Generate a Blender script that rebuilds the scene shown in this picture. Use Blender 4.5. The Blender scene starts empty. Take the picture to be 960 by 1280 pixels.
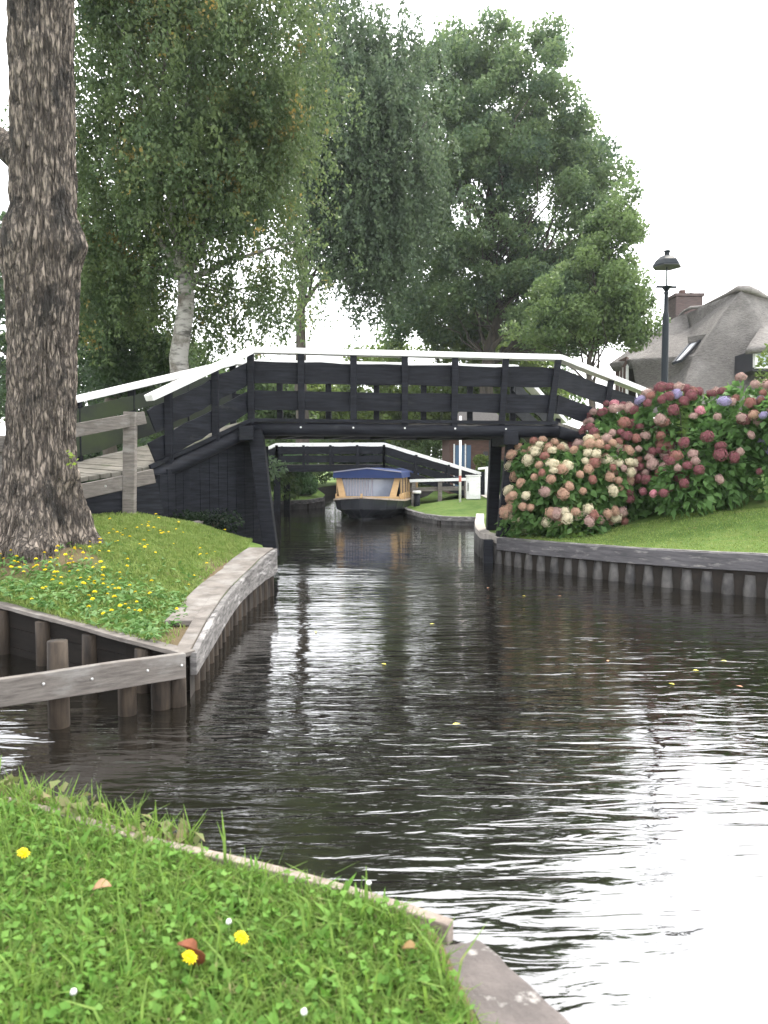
import bpy, bmesh, math, random
import numpy as np
from mathutils import Vector, Matrix, noise
from mathutils.geometry import delaunay_2d_cdt
random.seed(7); RNG = np.random.default_rng(7)
R = math.radians
S = bpy.context.scene
C = S.collection

# ------------------------------------------------------------------ camera, sky, sun, exposure
CAM_H, FPX, HOR = 1.5, 961.0, 583.0
PITCH = math.atan((640 - HOR) / FPX)
cam_d = bpy.data.cameras.new('camera'); cam = bpy.data.objects.new('camera', cam_d); C.objects.link(cam)
cam.location = (0, 0, CAM_H); cam.rotation_euler = (math.pi / 2 - PITCH, 0, 0)
cam_d.sensor_fit = 'VERTICAL'; cam_d.sensor_height = 36; cam_d.lens = FPX / 1280 * 36
cam_d.clip_start = 0.05; cam_d.clip_end = 2000
cam_d.dof.use_dof = True; cam_d.dof.focus_distance = 11.0; cam_d.dof.aperture_fstop = 5.0
S.camera = cam
SUN_EL, SUN_AZ = R(52), R(35)          # azimuth measured from +Y towards +X
w = bpy.data.worlds.new('World'); S.world = w; w.use_nodes = True
nt = w.node_tree; nt.nodes.clear()
sky = nt.nodes.new('ShaderNodeTexSky'); sky.sky_type = 'NISHITA'; sky.sun_disc = False
sky.sun_elevation = SUN_EL; sky.sun_rotation = SUN_AZ; sky.air_density = 1.0; sky.dust_density = 3.0
bw = nt.nodes.new('ShaderNodeRGBToBW')
cl = nt.nodes.new('ShaderNodeTexNoise'); cl.inputs['Scale'].default_value = 2.2; cl.inputs['Detail'].default_value = 6
tcw = nt.nodes.new('ShaderNodeTexCoord'); nt.links.new(tcw.outputs['Generated'], cl.inputs['Vector'])
mr = nt.nodes.new('ShaderNodeMapRange'); mr.inputs['From Min'].default_value = .3; mr.inputs['From Max'].default_value = .7
mr.inputs['To Min'].default_value = 5.5; mr.inputs['To Max'].default_value = 8.5
nt.links.new(cl.outputs['Fac'], mr.inputs['Value'])
cc = nt.nodes.new('ShaderNodeCombineColor')
for i, k in enumerate((1.0, 1.0, 1.01)):
    m_ = nt.nodes.new('ShaderNodeMath'); m_.operation = 'MULTIPLY'; m_.inputs[1].default_value = k
    nt.links.new(mr.outputs['Result'], m_.inputs[0]); nt.links.new(m_.outputs[0], cc.inputs[i])
mixs = nt.nodes.new('ShaderNodeMix'); mixs.data_type = 'RGBA'; mixs.inputs['Factor'].default_value = .88
nt.links.new(sky.outputs['Color'], mixs.inputs[6]); nt.links.new(cc.outputs[0], mixs.inputs[7])
bg = nt.nodes.new('ShaderNodeBackground'); bg.inputs['Strength'].default_value = .15
nt.links.new(mixs.outputs[2], bg.inputs['Color'])
wo = nt.nodes.new('ShaderNodeOutputWorld'); nt.links.new(bg.outputs[0], wo.inputs[0])
sd = bpy.data.lights.new('sun', 'SUN'); sd.energy = 1.5; sd.angle = R(12); sd.color = (1, .95, .86)
sun = bpy.data.objects.new('sun', sd); C.objects.link(sun)
sdir = Vector((math.sin(SUN_AZ) * math.cos(SUN_EL), math.cos(SUN_AZ) * math.cos(SUN_EL), math.sin(SUN_EL)))
sun.rotation_euler = sdir.to_track_quat('Z', 'Y').to_euler(); sun.location = (0, 0, 30)
S.view_settings.view_transform = 'Standard'; S.view_settings.look = 'None'
S.view_settings.exposure = 1.9; S.view_settings.gamma = 1
S.cycles.max_bounces = 8; S.cycles.transparent_max_bounces = 8

# ------------------------------------------------------------------ helpers
def ray(u, v):
    xc = (u - 480) / FPX; yc = (640 - v) / FPX
    return Vector((xc, math.cos(PITCH) + yc * math.sin(PITCH), -math.sin(PITCH) + yc * math.cos(PITCH)))
def P(u, v, Y):
    d = ray(u, v); t = Y / d.y; return Vector((d.x * t, Y, CAM_H + d.z * t))
def G(u, v, z):
    d = ray(u, v); t = (z - CAM_H) / d.z; return Vector((d.x * t, d.y * t, z))

def mesh_np(name, verts, quads, mats, mat_idx=None, smooth=False):
    me = bpy.data.meshes.new(name); n = len(verts); q = np.asarray(quads, dtype=np.int32); k = q.shape[1]
    me.vertices.add(n); me.vertices.foreach_set('co', np.asarray(verts, dtype=np.float32).ravel())
    me.loops.add(q.size); me.loops.foreach_set('vertex_index', q.ravel())
    me.polygons.add(len(q)); me.polygons.foreach_set('loop_start', np.arange(0, q.size, k, dtype=np.int32))
    me.polygons.foreach_set('loop_total', np.full(len(q), k, dtype=np.int32))
    for m in mats: me.materials.append(m)
    if mat_idx is not None: me.polygons.foreach_set('material_index', np.asarray(mat_idx, dtype=np.int32))
    if smooth: me.polygons.foreach_set('use_smooth', np.ones(len(q), dtype=bool))
    me.update(calc_edges=True); me.validate()
    return me

class MB:
    def __init__(s): s.v = []; s.f = []; s.m = []
    def add(s, vs, fs, mi=0):
        o = len(s.v); s.v += [tuple(p) for p in vs]; s.f += [tuple(i + o for i in f) for f in fs]; s.m += [mi] * len(fs); return s
    def box(s, x0, y0, z0, x1, y1, z1, mi=0):
        v = [(x, y, z) for z in (z0, z1) for y in (y0, y1) for x in (x0, x1)]
        return s.add(v, [(0, 2, 3, 1), (4, 5, 7, 6), (0, 1, 5, 4), (2, 6, 7, 3), (0, 4, 6, 2), (1, 3, 7, 5)], mi)
    def beam(s, p, q, wd, ht, up=(0, 0, 1), mi=0, seg=1, wob=0):
        p = Vector(p); q = Vector(q); d = (q - p).normalized(); sd_ = d.cross(Vector(up))
        if sd_.length < 1e-4: sd_ = Vector((1, 0, 0))
        sd_.normalize(); u = sd_.cross(d)
        vs = []
        for i in range(seg + 1):
            c = p.lerp(q, i / seg)
            if wob and 0 < i < seg: c = c + u * random.uniform(-wob, wob) + sd_ * random.uniform(-wob, wob)
            h2 = ht / 2 * (1 + (random.uniform(-.05, .05) if wob else 0))
            vs += [c + sd_ * a * wd / 2 + u * b * h2 for a, b in ((-1, -1), (1, -1), (1, 1), (-1, 1))]
        fs = [(3, 2, 1, 0), tuple(4 * seg + k for k in (0, 1, 2, 3))]
        for i in range(seg):
            for k in range(4):
                a = 4 * i + k; b = 4 * i + (k + 1) % 4; fs.append((a, b, b + 4, a + 4))
        return s.add(vs, fs, mi)
    def tube(s, pts, rad, n=10, mi=0, cap=True, jit=0):
        pts = [Vector(p) for p in pts]; vs = []; fs = []
        ref = Vector((0, 0, 1)) if abs((pts[-1] - pts[0]).normalized().z) < .9 else Vector((1, 0, 0))
        for i, p in enumerate(pts):
            d = (pts[min(i + 1, len(pts) - 1)] - pts[max(i - 1, 0)]).normalized()
            a = d.cross(ref).normalized(); b = a.cross(d); r = rad[i] if hasattr(rad, '__len__') else rad
            for k in range(n):
                t = 2 * math.pi * k / n; rr = r * (1 + random.uniform(-jit, jit))
                vs.append(p + a * math.cos(t) * rr + b * math.sin(t) * rr)
        for i in range(len(pts) - 1):
            for k in range(n): fs.append((i * n + k, (i + 1) * n + k, (i + 1) * n + (k + 1) % n, i * n + (k + 1) % n))
        if cap: fs += [tuple(range(n)), tuple((len(pts) - 1) * n + k for k in reversed(range(n)))]
        return s.add(vs, fs, mi)
    def lathe(s, prof, c=(0, 0, 0), n=24, mi=0):
        vs = []; fs = []
        for r, z in prof:
            for k in range(n): t = 2 * math.pi * k / n; vs.append((c[0] + r * math.cos(t), c[1] + r * math.sin(t), c[2] + z))
        for i in range(len(prof) - 1):
            for k in range(n): fs.append((i * n + k, i * n + (k + 1) % n, (i + 1) * n + (k + 1) % n, (i + 1) * n + k))
        fs += [tuple(reversed(range(n))), tuple((len(prof) - 1) * n + k for k in range(n))]
        return s.add(vs, fs, mi)
    def build(s, name, mats, parent=None, smooth=False, bevel=0):
        me = bpy.data.meshes.new(name); me.from_pydata(s.v, [], s.f)
        if not isinstance(mats, (list, tuple)): mats = [mats]
        for m in mats: me.materials.append(m)
        for p, mi in zip(me.polygons, s.m): p.material_index = mi; p.use_smooth = smooth
        bm = bmesh.new(); bm.from_mesh(me); bmesh.ops.recalc_face_normals(bm, faces=bm.faces); bm.to_mesh(me); bm.free()
        return link(name, me, parent, bevel)
def link(name, me, parent=None, bevel=0):
    o = bpy.data.objects.new(name, me); C.objects.link(o)
    if parent: o.parent = parent; o.matrix_parent_inverse = Matrix.Translation(parent.location).inverted()
    if bevel:
        b = o.modifiers.new('bevel', 'BEVEL'); b.width = bevel; b.segments = 2; b.limit_method = 'ANGLE'; b.angle_limit = R(40)
    return o
def tag(o, label=None, cat=None, group=None, kind=None):
    for k, v in (('label', label), ('category', cat), ('group', group), ('kind', kind)):
        if v: o[k] = v
    return o
def thing(name, loc, label, cat, group=None):
    o = bpy.data.objects.new(name, None); C.objects.link(o); o.location = loc; o.empty_display_size = .2
    return tag(o, label, cat, group)
def structure(o): o['kind'] = 'structure'; return o
def V(*a): return Vector(a)

# ------------------------------------------------------------------ materials
def mat(name, col=(.5, .5, .5), rough=.7, col2=None, scale=(4, 4, 4), detail=6, lo=.35, hi=.65, bump=0, bdist=.01, bscale=None,
        trans=0, spec=.4, col3=None, lo3=.55, hi3=.65, scale3=(.5, .5, .5), metallic=0, coord='Object', emit=None):
    m = bpy.data.materials.new(name); m.use_nodes = True; nt = m.node_tree; N = nt.nodes; L = nt.links; N.clear()
    out = N.new('ShaderNodeOutputMaterial'); b = N.new('ShaderNodeBsdfPrincipled')
    b.inputs['Roughness'].default_value = rough; b.inputs['Specular IOR Level'].default_value = spec; b.inputs['Metallic'].default_value = metallic
    tc = N.new('ShaderNodeTexCoord')
    def nz(sc, det):
        mp = N.new('ShaderNodeMapping'); mp.inputs['Scale'].default_value = sc; L.new(tc.outputs[coord], mp.inputs['Vector'])
        n = N.new('ShaderNodeTexNoise'); n.inputs['Scale'].default_value = 1; n.inputs['Detail'].default_value = det; n.inputs['Roughness'].default_value = .65
        L.new(mp.outputs[0], n.inputs['Vector']); return n.outputs['Fac']
    def mrange(s_, a, b_):
        r = N.new('ShaderNodeMapRange'); r.inputs['From Min'].default_value = a; r.inputs['From Max'].default_value = b_; r.clamp = True
        L.new(s_, r.inputs['Value']); return r.outputs['Result']
    def mix(f, a, b_):
        x = N.new('ShaderNodeMix'); x.data_type = 'RGBA'; L.new(f, x.inputs['Factor'])
        for s_, i in ((a, 6), (b_, 7)):
            if isinstance(s_, tuple): x.inputs[i].default_value = (*s_, 1)
            else: L.new(s_, x.inputs[i])
        return x.outputs[2]
    c = None
    if col2:
        f = nz(scale, detail); c = mix(mrange(f, lo, hi), col, col2)
    if col3: c = mix(mrange(nz(scale3, 5), lo3, hi3), c if c else col, col3)
    if c is None: b.inputs['Base Color'].default_value = (*col, 1)
    else: L.new(c, b.inputs['Base Color'])
    if bump:
        bn = N.new('ShaderNodeBump'); bn.inputs['Strength'].default_value = bump; bn.inputs['Distance'].default_value = bdist
        L.new(nz(bscale or scale, 8), bn.inputs['Height']); L.new(bn.outputs[0], b.inputs['Normal'])
    sh = b.outputs[0]
    if trans:
        t = N.new('ShaderNodeBsdfTranslucent')
        if c is None: t.inputs['Color'].default_value = (*[min(1, x * 1.3) for x in col], 1)
        else: L.new(c, t.inputs['Color'])
        ms = N.new('ShaderNodeMixShader'); ms.inputs[0].default_value = trans; L.new(sh, ms.inputs[1]); L.new(t.outputs[0], ms.inputs[2]); sh = ms.outputs[0]
    L.new(sh, out.inputs[0]); m['bsdf'] = b.name
    return m
M = {}
M['black'] = mat('black_stained_wood', (.004, .0045, .007), .6, (.017, .019, .025), (3, 3, 30), lo=.4, hi=.7, bump=.5, bdist=.008, spec=.15, col3=(.035, .038, .036), lo3=.62, hi3=.8, scale3=(2, 2, 5))
M['mossboard'] = mat('mossy_black_board', (.012, .014, .017), .8, (.028, .04, .014), (.7, .7, 1.2), lo=.38, hi=.62, bump=.3)
M['white'] = mat('white_paint', (.70, .70, .69), .5, (.50, .50, .46), (4, 4, 9), lo=.5, hi=.72, col3=(.34, .36, .30), lo3=.66, hi3=.76, scale3=(7, 7, 7))
M['greywood'] = mat('weathered_wood', (.17, .152, .135), .85, (.075, .065, .058), (6, 6, 50), lo=.35, hi=.7, bump=.6, bdist=.008, col3=(.24, .23, .215), lo3=.5, hi3=.75, scale3=(3, 3, 8))
M['quaywood'] = mat('quay_board_wood', (.165, .157, .152), .85, (.05, .047, .046), (7, 7, 38), lo=.38, hi=.62, bump=.8, bdist=.01, col3=(.30, .29, .285), lo3=.56, hi3=.66, scale3=(5, 3, 14))
M['quaydark'] = mat('quay_board_dark', (.105, .10, .105), .85, (.05, .048, .052), (3, 3, 30), lo=.35, hi=.65, bump=.7, bdist=.01, col3=(.22, .21, .20), lo3=.56, hi3=.72, scale3=(4, 4, 18))
M['pile'] = mat('wet_shaded_pile_wood', (.062, .047, .034), .7, (.016, .013, .011), (14, 14, 2.5), lo=.35, hi=.65, bump=.8, bdist=.012, spec=.2)  # brown lowered so the colour holds the shade between beam and wall
M['piledark'] = mat('wet_pile_dark', (.085, .08, .075), .6, (.02, .019, .019), (7, 7, 5), lo=.35, hi=.65, bump=.7, bdist=.01)
M['sheetdark'] = mat('dark_sheet_boards', (.014, .0115, .0095), .85, (.006, .005, .0045), (2, 2, 12), lo=.35, hi=.65, bump=.5, spec=.12)  # dark planks, colour lowered further to carry the shade under the bank edge
M['deck'] = mat('deck_planks', (.18, .165, .14), .9, (.09, .085, .07), (5, 5, 5), bump=.5, col3=(.10, .12, .05), lo3=.55, hi3=.7, scale3=(1.3, 1.3, 1.3))
M['steel'] = mat('bolt_steel', (.55, .55, .53), .35, metallic=.8)
M['soil'] = mat('soil', (.022, .017, .013), .95, (.012, .010, .008), (12, 12, 12), bump=.6)
def leafmat(name, a, b, c=None, lo3=.6, hi3=.7, sc=(1.6, 1.6, 1.6), trans=.5, s3=(.6, .6, .6)):
    return mat(name, a, .55, b, sc, detail=8, lo=.38, hi=.62, trans=trans, spec=.3, col3=c, lo3=lo3, hi3=hi3, scale3=s3)

def ground_mat():
    m = mat('bank_grass', (.075, .135, .03), .95, (.12, .155, .045), (9, 9, 9), lo=.35, hi=.65, bump=.6, bdist=.02, bscale=(40, 40, 40), col3=(.055, .1, .022), lo3=.45, hi3=.65, scale3=(1.3, 1.3, 1.3), spec=.1)
    nt = m.node_tree; N = nt.nodes; L = nt.links; b = N[m['bsdf']]; src = b.inputs['Base Color'].links[0].from_socket
    tc = N.new('ShaderNodeTexCoord'); last = src
    nz = N.new('ShaderNodeTexNoise'); nz.inputs['Scale'].default_value = 5; nz.inputs['Detail'].default_value = 6; L.new(tc.outputs['Object'], nz.inputs['Vector'])
    for (x, y, rx, ry) in ((-1.38, 5.35, .2, .55), (-1.75, 5.25, .45, .16), (-3.3, 7.1, .7, .5), (-1.75, 8.1, .12, .9), (.12, 1.62, .14, .3)):
        mp = N.new('ShaderNodeMapping'); mp.vector_type = 'POINT'
        mp.inputs['Location'].default_value = (-x / rx, -y / ry, 0); mp.inputs['Scale'].default_value = (1 / rx, 1 / ry, 0); L.new(tc.outputs['Object'], mp.inputs[0])
        ln = N.new('ShaderNodeVectorMath'); ln.operation = 'LENGTH'; L.new(mp.outputs[0], ln.inputs[0])
        ad = N.new('ShaderNodeMath'); ad.operation = 'ADD'; L.new(ln.outputs['Value'], ad.inputs[0]); L.new(nz.outputs['Fac'], ad.inputs[1])
        r = N.new('ShaderNodeMapRange'); r.inputs['From Min'].default_value = 1.7; r.inputs['From Max'].default_value = 1.2; L.new(ad.outputs[0], r.inputs['Value'])
        x_ = N.new('ShaderNodeMix'); x_.data_type = 'RGBA'; L.new(r.outputs[0], x_.inputs['Factor']); L.new(last, x_.inputs[6]); x_.inputs[7].default_value = (.11, .085, .05, 1); last = x_.outputs[2]
    L.new(last, b.inputs['Base Color']); return m
M['ground'] = ground_mat()

# ------------------------------------------------------------------ terrain heights
# left quay (front edge): x, y, top z
LQ = [(-1.25, 4.88, .30), (-1.31, 5.6, .36), (-1.38, 6.5, .38), (-1.42, 7.1, .385), (-1.41, 7.9, .42), (-1.36, 8.5, .49), (-1.29, 8.95, .54)]
RQ = [(2.25, 18.3, .36), (2.05, 16.7, .40), (1.80, 14.8, .41), (1.66, 13.5, .41), (1.63, 12.6, .40), (1.78, 11.85, .395), (2.15, 11.15, .41), (2.64, 10.5, .43), (3.15, 9.87, .445), (3.75, 9.28, .465), (4.32, 8.74, .49), (5.4, 7.8, .5), (7.2, 6.2, .5), (9.5, 3.8, .5)]
IQ = [(2.62, 19.3, .2), (2.4, 19.5, .2), (1.9, 19.6, .2), (1.44, 19.9, .2), (1.05, 21.0, .2), (.72, 22.6, .21), (.62, 24.0, .22), (.8, 26.5, .25)]
INNER = [(1.7, 30, .35), (2.2, 34, .4), (1.5, 40, .5), (-2.5, 41, .5), (-3.2, 36, .5), (-2.3, 30, .4), (-2.25, 28.2, .35), (-2.7, 27.2, .3), (-3.5, 26.6, .3), (-4.3, 26.4, .3), (-4.3, 22, .4), (-3.7, 18, .45), (-2.9, 15, .45), (-2.2, 12.6, .4), (-1.95, 11.3, .38), (-1.75, 10.2, .42), (-1.5, 9.5, .5)]
LW = [(-1.75, 5.2, .33), (-2.4, 5.68, .36), (-3.08, 6.18, .38), (-4.5, 7.2, .45), (-6.5, 8.4, .6), (-12, 9.5, .8)]
INLET = [(3.7, 20.9, .38), (4.4, 21.6, .45), (4.5, 21.2, .45), (3.8, 20.2, .4), (2.9, 18.9, .38)]
FQ = []
for (u, v) in ((-300, 940), (-80, 985), (0, 1006), (70, 1024), (140, 1047), (280, 1082), (420, 1118), (500, 1143), (560, 1166)):
    g = G(u, v, .42); FQ.append((g.x, g.y, .42))
CTRL = [(x, y, z) for L_ in (LQ, RQ, IQ, INNER, LW, INLET) for x, y, z in L_]
CTRL += [(-3.34, 7.45, .83), (-3.2, 6.9, .72), (-3.0, 6.5, .52), (-2.99, 9.0, 1.0), (-3.5, 8.2, .97), (-2.4, 9.6, .84), (-1.9, 10.1, .62), (-1.7, 9.2, .56), (-2.0, 8.0, .66), (-1.75, 7.2, .47), (-1.75, 6.2, .43), (-2.2, 6.4, .52), (-2.4, 7.4, .76), (-2.5, 8.4, .86),
         (-4, 10, 1.1), (-5, 8.4, 1.05), (-6, 12, 1.0), (-10, 11, 1.0), (-4.5, 14, .9), (-5.5, 20, .6), (-6, 27, .8), (-8, 32, .8), (-3.4, 27.6, .5),
         (5.25, 10.5, .93), (3.0, 11.3, .5), (3.8, 10.9, .56), (4.4, 10.6, .70), (4.4, 11.3, .84), (3.4, 11.9, .62), (2.5, 11.8, .45), (5.0, 9.3, .62), (6.5, 9.0, .82), (3.6, 13.2, 1.1), (4.8, 13.3, 1.35), (6, 12.5, 1.4), (9, 12, 1.5), (8, 16, 1.5), (14, 24, 1.3),
         (2.3, 13.4, .45), (2.6, 16, .45), (4.2, 16.5, .8), (1.7, 21.2, .34), (2.3, 22.5, .49), (2.8, 23, .53), (1.6, 23.5, .46), (3.4, 24, .6), (3.2, 27, .6), (4.5, 24, .5), (6, 29, .6), (12, 32, 1.0), (20, 10, 1.5), (-20, 14, 1.2), (0, 50, .6), (-30, 50, .8), (40, 60, 1)]
CA = np.array(CTRL)
CTRL2 = [(x - .16, y, z - .12) for x, y, z in LQ if y > 5.3] + [(x - .31, y, z - .07) for x, y, z in LQ if y > 5.5]
CTRL2 = [tuple(p) for a, b in zip(CTRL2, CTRL2[1:]) if abs(a[1] - b[1]) < 2 for p in (a, tuple((a[k] + b[k]) / 2 for k in range(3)))]
def densify(L_):
    o = []
    for a, b in zip(L_, L_[1:]):
        n = max(1, int(math.dist(a[:2], b[:2]) / .3)); n = min(n, 12)
        for i in range(n): o.append(tuple(a[k] + (b[k] - a[k]) * i / n for k in range(3)))
    return o + [L_[-1]]
EDGE = densify(LQ) + densify(RQ) + densify(IQ) + densify(INNER) + densify([LQ[0]] + LW)
CA = np.vstack([CA, np.array(CTRL2), np.array(EDGE)])
WT = np.concatenate([np.ones(len(CTRL)), np.full(len(CTRL2), .35), np.full(len(EDGE), .12)])
def H_raw(x, y):
    d2 = (CA[:, 0] - x) ** 2 + (CA[:, 1] - y) ** 2 + 1e-5
    wgt = WT / d2 ** 1.6
    return float((wgt * CA[:, 2]).sum() / wgt.sum())
GX0, GY0, GS, GNX, GNY = -9.0, 3.0, .1, 181, 300
def _grid():
    z = np.zeros((GNX, GNY)); xs = GX0 + GS * np.arange(GNX); ys = GY0 + GS * np.arange(GNY)
    for i, x in enumerate(xs):
        d2 = (CA[None, :, 0] - x) ** 2 + (CA[None, :, 1] - ys[:, None]) ** 2 + 1e-5
        wgt = WT[None] / d2 ** 1.6; z[i] = (wgt * CA[None, :, 2]).sum(1) / wgt.sum(1)
    for _ in range(3):
        p_ = np.pad(z, 2, mode='edge'); z = sum(p_[a:a + GNX, b:b + GNY] for a in range(5) for b in range(5)) / 25
    return z
GZ = _grid()
def H(x, y):
    u, v = (x - GX0) / GS, (y - GY0) / GS
    if u < 0 or v < 0 or u >= GNX - 1 or v >= GNY - 1: return H_raw(x, y)
    i, j = int(u), int(v); a, b = u - i, v - j
    return float((GZ[i, j] * (1 - a) + GZ[i + 1, j] * a) * (1 - b) + (GZ[i, j + 1] * (1 - a) + GZ[i + 1, j + 1] * a) * b)
def terrain(name, outline, hf, fine, step, m, skirt=True):
    """outline: list of (x,y,z or None). fine: list of (x0,y0,x1,y1,step) areas"""
    pts = [Vector((a[0], a[1])) for a in outline]; n = len(pts)
    edges = [(i, (i + 1) % n) for i in range(n)]
    extra = []
    for (x0, y0, x1, y1, st) in fine:
        for x in np.arange(x0, x1, st):
            for y in np.arange(y0, y1, st): extra.append(Vector((x + random.uniform(-.2, .2) * st, y + random.uniform(-.2, .2) * st)))
    r = delaunay_2d_cdt(pts + extra, edges, [list(range(n))], 1, 1e-5)
    vs, fs, orig = r[0], r[2], r[3]
    zs = []
    for i, v in enumerate(vs):
        z = None
        for o in orig[i]:
            if o < n: z = outline[o][2]
        zs.append(hf(v.x, v.y) if z is None else z)
    mb = MB(); mb.add([(v.x, v.y, z) for v, z in zip(vs, zs)], [tuple(f) for f in fs])
    if skirt:
        for i in range(n):
            a, b = outline[i], outline[(i + 1) % n]
            mb.add([(a[0], a[1], a[2]), (b[0], b[1], b[2]), (b[0], b[1], -.4), (a[0], a[1], -.4)], [(0, 1, 2, 3)], 1)
    me = bpy.data.meshes.new(name); me.from_pydata(mb.v, [], mb.f)
    for mm in (m, M['soil']): me.materials.append(mm)
    for p, mi in zip(me.polygons, mb.m): p.material_index = mi; p.use_smooth = mi == 0
    bm = bmesh.new(); bm.from_mesh(me)
    for f in bm.faces:
        if f.material_index == 0 and f.normal.z < 0: f.normal_flip()
    bm.to_mesh(me); bm.free()
    return structure(link(name, me))
def inpoly(x, y, poly):
    c = False; n = len(poly)
    for i in range(n):
        x1, y1 = poly[i][:2]; x2, y2 = poly[(i + 1) % n][:2]
        if (y1 > y) != (y2 > y) and x < (x2 - x1) * (y - y1) / (y2 - y1) + x1: c = not c
    return c
OUT = [(-600, 30, 1), (-600, 900, 1), (600, 900, 1), (600, -60, .5), (14, -60, .5), (11, -3, .5)]
BANK = list(reversed(LW)) + LQ[0:0] + [LQ[0]] + LQ[1:] + list(reversed(INNER)) + list(reversed(IQ)) + INLET + RQ + list(reversed(OUT))
# orientation: left wall inwards -> corner -> quay -> back along the canal -> far bank -> island -> inlet -> right quay -> outer ring
BANK = list(reversed(LW)) + LQ + list(reversed(INNER)) + list(reversed(IQ)) + INLET + RQ + [(11, -3, .5), (14, -60, .5), (600, -60, .5), (600, 900, 1), (-600, 900, 1), (-600, 30, 1)]
terrain('ground', BANK, H, [(-6, 4.9, -1.2, 12, .16), (1.6, 7, 8, 14, .2), (-8, 12, 12, 36, .7), (-60, 36, 60, 90, 8)], 1, M['ground'])
SL0, SL1 = G(556, 1180, .40), G(606, 1290, .40); SLE = SL0 + (SL1 - SL0) * 3.5
FB = FQ[:-1] + [(SL0.x - .015, SL0.y - .0, .42), (SLE.x - .01, SLE.y, .42), (1.2, -1.5, .42), (3, -40, .42), (-300, -40, .42), (-300, 12, .42), (-8, 4.2, .42)]
def HF(x, y): return .42 + .012 * noise.noise(Vector((x * 3, y * 3, 0)))
terrain('foreground_bank', FB, HF, [(-3, .3, .7, 3.2, .08)], 1, M['ground'])

# ------------------------------------------------------------------ water
def water_mat():
    m = bpy.data.materials.new('canal_water'); m.use_nodes = True; nt = m.node_tree; N = nt.nodes; L = nt.links
    b = N['Principled BSDF']; b.inputs['Base Color'].default_value = (.0075, .0066, .005, 1); b.inputs['Roughness'].default_value = .03
    b.inputs['IOR'].default_value = 2.1; b.inputs['Specular IOR Level'].default_value = 1.0
    tc = N.new('ShaderNodeTexCoord')
    def nz(sx, sy, det, rot=0, dist=0, rough=.5):
        mp = N.new('ShaderNodeMapping'); mp.inputs['Scale'].default_value = (sx, sy, 1); mp.inputs['Rotation'].default_value = (0, 0, rot); L.new(tc.outputs['Object'], mp.inputs[0])
        n = N.new('ShaderNodeTexNoise'); n.inputs['Scale'].default_value = 1; n.inputs['Detail'].default_value = det; n.inputs['Distortion'].default_value = dist; n.inputs['Roughness'].default_value = rough
        L.new(mp.outputs[0], n.inputs['Vector']); return n.outputs['Fac']
    def math_(op, a, b_):
        x = N.new('ShaderNodeMath'); x.operation = op
        for i, s_ in enumerate((a, b_)):
            if isinstance(s_, (int, float)): x.inputs[i].default_value = s_
            else: L.new(s_, x.inputs[i])
        return x.outputs[0]
    big = nz(.75, 3.6, 2, .05, .6); mid = nz(2.6, 12, 2, -.06, .9); small = nz(12, 40, 2, .08, .8)
    sp = N.new('ShaderNodeSeparateXYZ'); L.new(tc.outputs['Object'], sp.inputs[0])
    def rng(s_, a, b_, c, d):
        r = N.new('ShaderNodeMapRange'); r.interpolation_type = 'SMOOTHSTEP'
        for k, v_ in (('From Min', a), ('From Max', b_), ('To Min', c), ('To Max', d)): r.inputs[k].default_value = v_
        L.new(s_, r.inputs['Value']); return r.outputs['Result']
    wind = nz(.35, .9, 2)                                     # calm and ruffled patches
    yw = math_('ADD', sp.outputs['Y'], math_('MULTIPLY', math_('SUBTRACT', wind, .5), 2.5))
    calm_far = rng(yw, 10.8, 12.0, 1.0, .28)
    calm_near = rng(yw, 3.0, 5.0, .8, 1.0)
    rx = rng(math_('SUBTRACT', sp.outputs['X'], math_('MULTIPLY', sp.outputs['Y'], .16)), -.3, 1.2, 1.0, .72)
    patch = rng(wind, .35, .65, .65, 1.15)
    amp = math_('MULTIPLY', math_('MULTIPLY', calm_far, calm_near), math_('MULTIPLY', rx, patch))
    h = math_('ADD', math_('MULTIPLY', big, .022), math_('ADD', math_('MULTIPLY', mid, .0095), math_('MULTIPLY', small, .0010)))
    lx = rng(sp.outputs['X'], .1, .9, 1.0, 0.0); ly = math_('MULTIPLY', rng(yw, 4.5, 6.5, 0, 1.0), rng(yw, 10.6, 11.4, 1.0, 0.0))
    gl = math_('MULTIPLY', rng(yw, 8.8, 10, 0, 1.0), rng(yw, 11.0, 11.5, 1.0, 0.0))
    amp = math_('MULTIPLY', amp, math_('ADD', 1.0, math_('ADD', math_('MULTIPLY', lx, math_('MULTIPLY', ly, -.45)), math_('MULTIPLY', gl, .5))))
    h = math_('MULTIPLY', h, amp)
    bn = N.new('ShaderNodeBump'); bn.inputs['Strength'].default_value = 1; bn.inputs['Distance'].default_value = 1.0
    L.new(h, bn.inputs['Height']); L.new(bn.outputs[0], b.inputs['Normal'])
    return m
M['water'] = water_mat()
mb = MB(); mb.add([(-700, -60, 0), (700, -60, 0), (700, 950, 0), (-700, 950, 0)], [(0, 1, 2, 3)])
structure(mb.build('canal_water', M['water']))

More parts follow.
